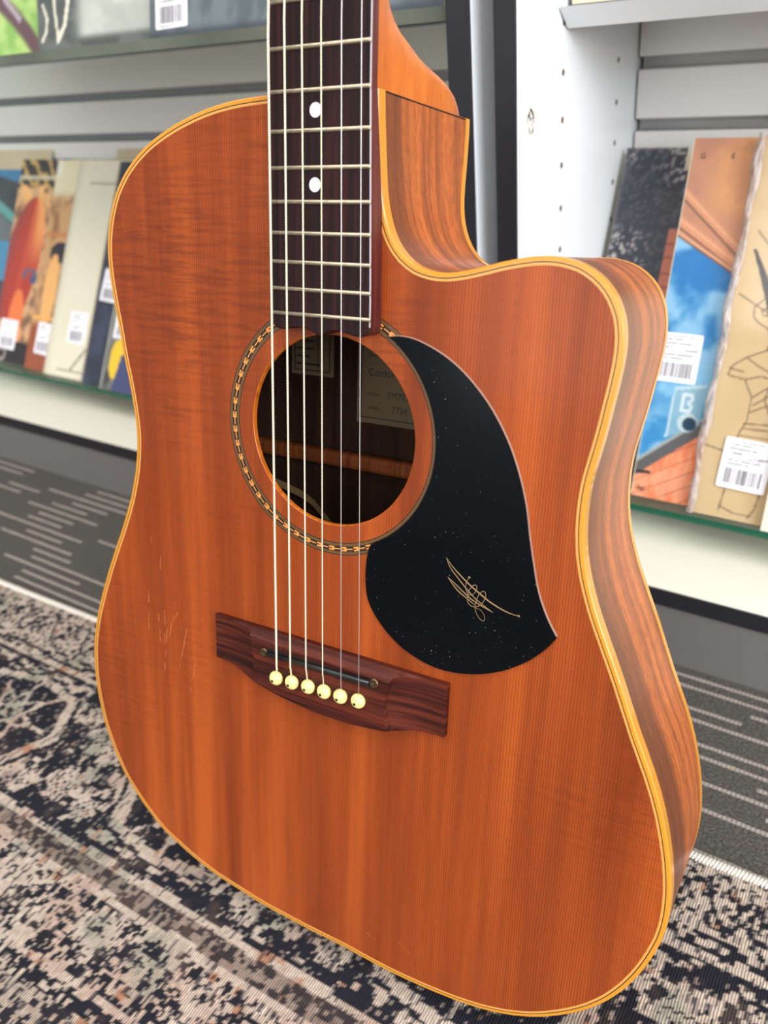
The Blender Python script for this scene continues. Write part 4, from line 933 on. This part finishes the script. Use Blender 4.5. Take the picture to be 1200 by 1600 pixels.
# fingerboard
def fbw(y): return 24.6 + (27.5 - 24.6) * (288.5 - y) / (288.5 - 192.6) if y < 300 else max(21.6, 24.3 - (y - 300) * .0075)
ZT = 10.0
def fbl_(y): return float(np.interp(y, [189, 290, 648], [27.8, 29.2, 21.8]))
FBE = [(-27.7, 189.4), (-27.3, 187.4), (-25.6, 185.6), (-22.5, 184.9), (-20.0, 185.0), (-14.3, 186.3), (-8.1, 186.6), (-4.0, 185.0), (-1.2, 183.4), (1.2, 183.8), (4.6, 185.5), (9.2, 186.4), (14.4, 185.7), (18.5, 184.8), (22.5, 184.5), (25.5, 185.4), (27.2, 187.0), (27.6, 189.2)]
fbp = FBE[:]
fbr = [(fbw(y) + .25, y) for y in (200, 220, 240, 260, 280, 290)]; fbl = [(-fbl_(y), y) for x, y in reversed(fbr)]
nk = [(fbw(y) + .25, y) for y in (290, 330, 400, 480, 560, 648)]
fm = MB()
low = FBE + fbr + fbl
tp = offs(low, .5)
fm.prism(low, lambda x, y: max(0.0, (y - 238) * .088), ZT - .5, bottom=False, mi=1)
up = nk + [(-fbl_(y), y) for x, y in reversed(nk)]; fm.prism(up, 4.6, ZT - .5, mi=1)
full = FBE + fbr[:-1] + nk + [(-fbl_(y), y) for x, y in reversed(nk)] + fbl[1:]
ti = offs(full, .55); n = len(full)
fm.prism(ti, ZT - .6, ZT, bottom=False, mi=0)
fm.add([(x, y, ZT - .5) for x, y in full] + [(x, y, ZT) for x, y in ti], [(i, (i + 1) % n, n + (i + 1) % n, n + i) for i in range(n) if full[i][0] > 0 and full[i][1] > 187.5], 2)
fm.add([(x, y, ZT - .5) for x, y in full] + [(x, y, ZT) for x, y in ti], [(i, (i + 1) % n, n + (i + 1) % n, n + i) for i in range(n) if not (full[i][0] > 0 and full[i][1] > 187.5)], 0)
fbo = gb(fm, 'fingerboard', [MT_FB, MT_FBS, MT_EDGEGLINT])
fr0 = None
for k in range(21, 0, -1):
    y = fret_y(k); w = fbw(y); m = MB()
    rows = []
    for a in range(0, 7):
        t = math.pi * a / 6; rows.append([(x, y + 0.95 * math.cos(t), ZT + (.25 if x > w - .2 or x < -w else 1.0) * math.sin(t) + .0) for x in (-fbl_(y) + .2, -w + .8, w - .8, w)])
    m.grid(rows); m.box(w - 1.6, w + .35, y - .9, y + .9, ZT - .4, ZT + .55, bev=.3)
    f_ = m.build('fret', MT_FRET, fbo, True)
def dot(x, y): return MB().prism([(x + 3.1 * math.cos(2 * math.pi * k / 28), y + 3.1 * math.sin(2 * math.pi * k / 28)) for k in range(28)], ZT - .3, ZT + .05, bottom=False).build('position_dot', MT_DOT, fbo)
for n_ in (17, 15, 9, 7, 5, 3): dot(-3.2 if n_ > 12 else 0, (fret_y(n_) + fret_y(n_ - 1)) / 2 )
for x in (-12, 12): dot(x, (fret_y(12) + fret_y(11)) / 2)

# neck with heel
HP = [(289.3, -97.5), (290.5, -97.8), (292.1, -97.2), (295.5, -94.5), (298.8, -90.4), (302, -82.8), (304.5, -71.7), (306.2, -60.3), (308.6, -48), (311.9, -38.1), (315, -31.4), (318.6, -26.2), (322.5, -22), (327, -19.0), (335, -17.2), (350, -16.4), (420, -15.2), (520, -13.8), (600, -13.0), (640, -12.6), (650, -12.0)]
rows = []
for y, zb_ in HP:
    h = max(0.0, min(1.0, (-zb_ - 18) / 20)); w = (22.6 if y < 330 else fbw(y) - .3) if True else 0
    w = 22.5 + (fbw(max(y, 300)) - .3 - 22.5) * max(0, min(1, (y - 318) / 30))
    p = .30 * h + .75 * (1 - h); q = .55 * h + .8 * (1 - h); row = []
    for k in range(29):
        t = math.pi * k / 28; c_ = math.cos(t); s_ = math.sin(t)
        row.append((w * math.copysign(abs(c_) ** p, c_), y, 4.7 + (zb_ - 4.7) * s_ ** q))
    rows.append(row)
nm = MB().grid(rows, flip=True); nm.add(rows[0], [tuple(range(29))]); nm.add(rows[-1], [tuple(reversed(range(29)))])
gb(nm, 'neck', MT_NECK, None, True)
# nut, headstock, tuners (beyond the top of the frame)
gb(MB().box(-21.8, 21.8, 648.2, 652.5, 4.6, 12.2, bev=.5), 'nut', MT_PIN)
hs = [(-22, 650), (-30, 680), (-36, 800), (-20, 815), (0, 808), (20, 815), (36, 800), (30, 680), (22, 650)]
hd = gb(MB().prism(hs, lambda x, y: -9 - (y - 650) * .22, lambda x, y: 6 - (y - 650) * .22), 'headstock', MT_FB)
def hz(y): return 6 - (y - 650) * .22
TUN = [(-20, 690), (-21, 728), (-22, 766), (22, 766), (21, 728), (20, 690)]
for x, y in TUN:
    m = MB(); m.lathe([(4.5, 0), (4.5, 1.2), (3, 1.4), (3, 9), (2.6, 10)], (x, y, hz(y))); sx = 1 if x > 0 else -1
    m.tube([(x, y, hz(y) - 20), (x + sx * 24, y, hz(y) - 20)], 1.6); m.box(x - 7, x + 7, y - 9, y + 9, hz(y) - 24, hz(y) - 15.2, bev=1); m.lathe([(3, -6), (6, -4), (6, 4), (3, 6)], (x + sx * 25, y, hz(y) - 20))
    m.build('tuning_machine', MT_FRET, hd)

# bridge
BTx = 18.3
BB = [(-75.3, -9.3), (-67.0, -9.5), (-58.4, -11.3), (-50.1, -14.0), (-44.5, -15.8), (-36, -17.8), (-25.3, -19.7), (-3.3, -21.9), (17.7, -21.6), (29.9, -20.2), (41.0, -18.6), (47.3, -15.6), (56.7, -13.0), (64.1, -12.0), (73.6, -11.5)]
def bb(x): return float(np.interp(x, [p[0] for p in BB], [p[1] for p in BB]))
def bz(x, y, yb):
    xc = abs(x + .8); edge = 43.5 + 3.0 * ((y + 1) / 15.0) ** 2 - .5
    z = 9.0
    ch = max(0.0, min(1.0, (18.3 - y) / 4.6)); zc = 3.6 + 5.4 * ch ** .8
    lo = max(0.0, min(1.0, (y - yb) / 4.0)); zl = 5.2 + 3.8 * math.sin(lo * math.pi / 2)
    z = min(zc, zl)
    if xc > edge:
        t = min(1.0, (xc - edge) / (75 - edge)); w = 6.8 - 4.0 * math.sin(min(1, t * 1.25) * math.pi / 2) ** .8 + .6 * t ** 3; b = min(1.0, (xc - edge) / .8); z = min(z, 9 - (9 - w) * b) 
        z = min(z, 3.2 + 20 * max(0, min(1, (18.3 - y) / 2))); z = min(z, w)
    return z
xs = list(np.arange(-75.3, -38, .8)) + list(np.arange(-38, 36, 2.0)) + list(np.arange(36, 74.0, .8)) + [74.0]
top = []; 
for x in xs:
    yb = bb(x); col = []
    for j in range(27):
        y = yb + (BTx - yb) * j / 26; col.append((x, y, bz(x, y, yb)))
    top.append([(x, yb, 0)] + col + [(x, BTx, 0)])
bmx = MB().grid(top); bmx.add(top[0], [tuple(reversed(range(len(top[0]))))]); bmx.add(top[-1], [tuple(range(len(top[-1])))])
br = gb(bmx, 'bridge', MT_BRG)
bo = br
MB().box(-34.5, 34.5, 7.0, 11.0, 8.95, 9.06).build('saddle_slot', MT_BLK, bo)
MB().tube([(-33.0, 7.9, 9.9), (0, 9.0, 9.9), (33.0, 10.2, 9.9)], 1.35, 10).build('black_rod', MT_ROD, bo, True)
for x, y in ((-35.5, 7.7), (35.6, 10.4)):
    MB().lathe([(2.5, 0), (2.6, .6), (2.2, 1.0), (1.5, 1.0), (1.2, .3)], (x, y, 9.0), 20).build('ferrule', MT_FERR, bo)
# bridge pins: each its own part with a black dot
PINS = [(-26.5, -5.1), (-15.8, -4.5), (-5.0, -3.8), (5.4, -3.5), (15.8, -3.1), (26.8, -2.3)]
for x, y in PINS:
    p = MB().lathe([(2.6, -1.5), (3.6, -.9), (4.0, -.2), (4.15, .6), (3.95, 1.6), (3.3, 2.6), (2.3, 3.3), (1.2, 3.65), (.2, 3.75)], (x, y, 9.6), 24).build('bridge_pin', MT_PIN, bo, True)
    q = MB(); dx, dy = -.45, -.75
    q.lathe([(.8, -.3), (.8, .12), (.05, .14)], (x + dx, y + dy, 9.6 + 3.66), 12); q.build('pin_dot', MT_BLK, p)
# strings
ST = [((-26.1, 309.3), (-23.7, 6.7), .62), ((-17.4, 315.9), (-14.5, 9.5), .52), ((-8.2, 315.1), (-4.2, 11.3), .42), ((1.7, 314.3), (6.5, 11.5), .33), ((11.9, 313.4), (18.1, 8.7), .23), ((21.7, 312.5), (29.0, 6.4), .18)]
NX = [-18, -10.8, -3.6, 3.6, 10.8, 18]
for i, ((xa, ya), (xb, yb), r) in enumerate(ST):
    px, py = PINS[i]; bx, by = xb, yb - (3 if i < 5 else 1)
    pts = [(px + .3, py + 2.6, 10.2), (px * .72 + bx * .28 + .1, py + 4.6, 11.4), (bx, by - 1.4, 13.1), (bx, by, 13.5)]
    for t in np.linspace(.05, 1, 12): pts.append((bx + (xa - bx) * t, by + (ya - by) * t, 13.5))
    for t in np.linspace(.2, 1, 5): pts.append((xa + (NX[i] - xa) * t, ya + (650 - ya) * t, 13.5 - 1.6 * t))
    tx, ty = TUN[i]; pts.append((tx + (2.9 if tx < 0 else -2.9), ty, hz(ty) + 5))
    gb(MB().tube(pts, r, 8), 'string', MT_WND if i < 4 else MT_PLN, None, True)
# fine playing marks in the lacquer
sc = MB(); random.seed(12)
for (x, y, dx, dy, w) in ((-124.3, 8, .8, -22, .35), (-118.8, 9, -2.0, -26, .3), (-117, 2, -5, -40, .3), (-131.5, 18, -2, -30, .3), (-112, 6, -4, -14, .35), (-108, 10, -5, -9, .3), (-100, 5, -9, -34, .28), (-95, -20, -6, -22, .25), (-128, 46, 1, 8, .25), (-120, 43, -4, -34, .25), (30, -160, 7, -3, .25), (52, -156, 9, -4.5, .25), (56, 24, 3, -1, .2)):
    pts = [(x + dx * t + random.uniform(-.4, .4), y + dy * t + random.uniform(-.4, .4)) for t in np.linspace(0, 1, 9)]
    for a, b in zip(pts, pts[1:]):
        if random.random() > .35: sc.ribbon([a, b], w * random.uniform(.5, 1.1), .02)
MT_SCR = plain('dull_lacquer_scratch', (206, 120, 70), 0.6)
o = gb(sc, 'lacquer_scratch', MT_SCR); o['kind'] = 'stuff'
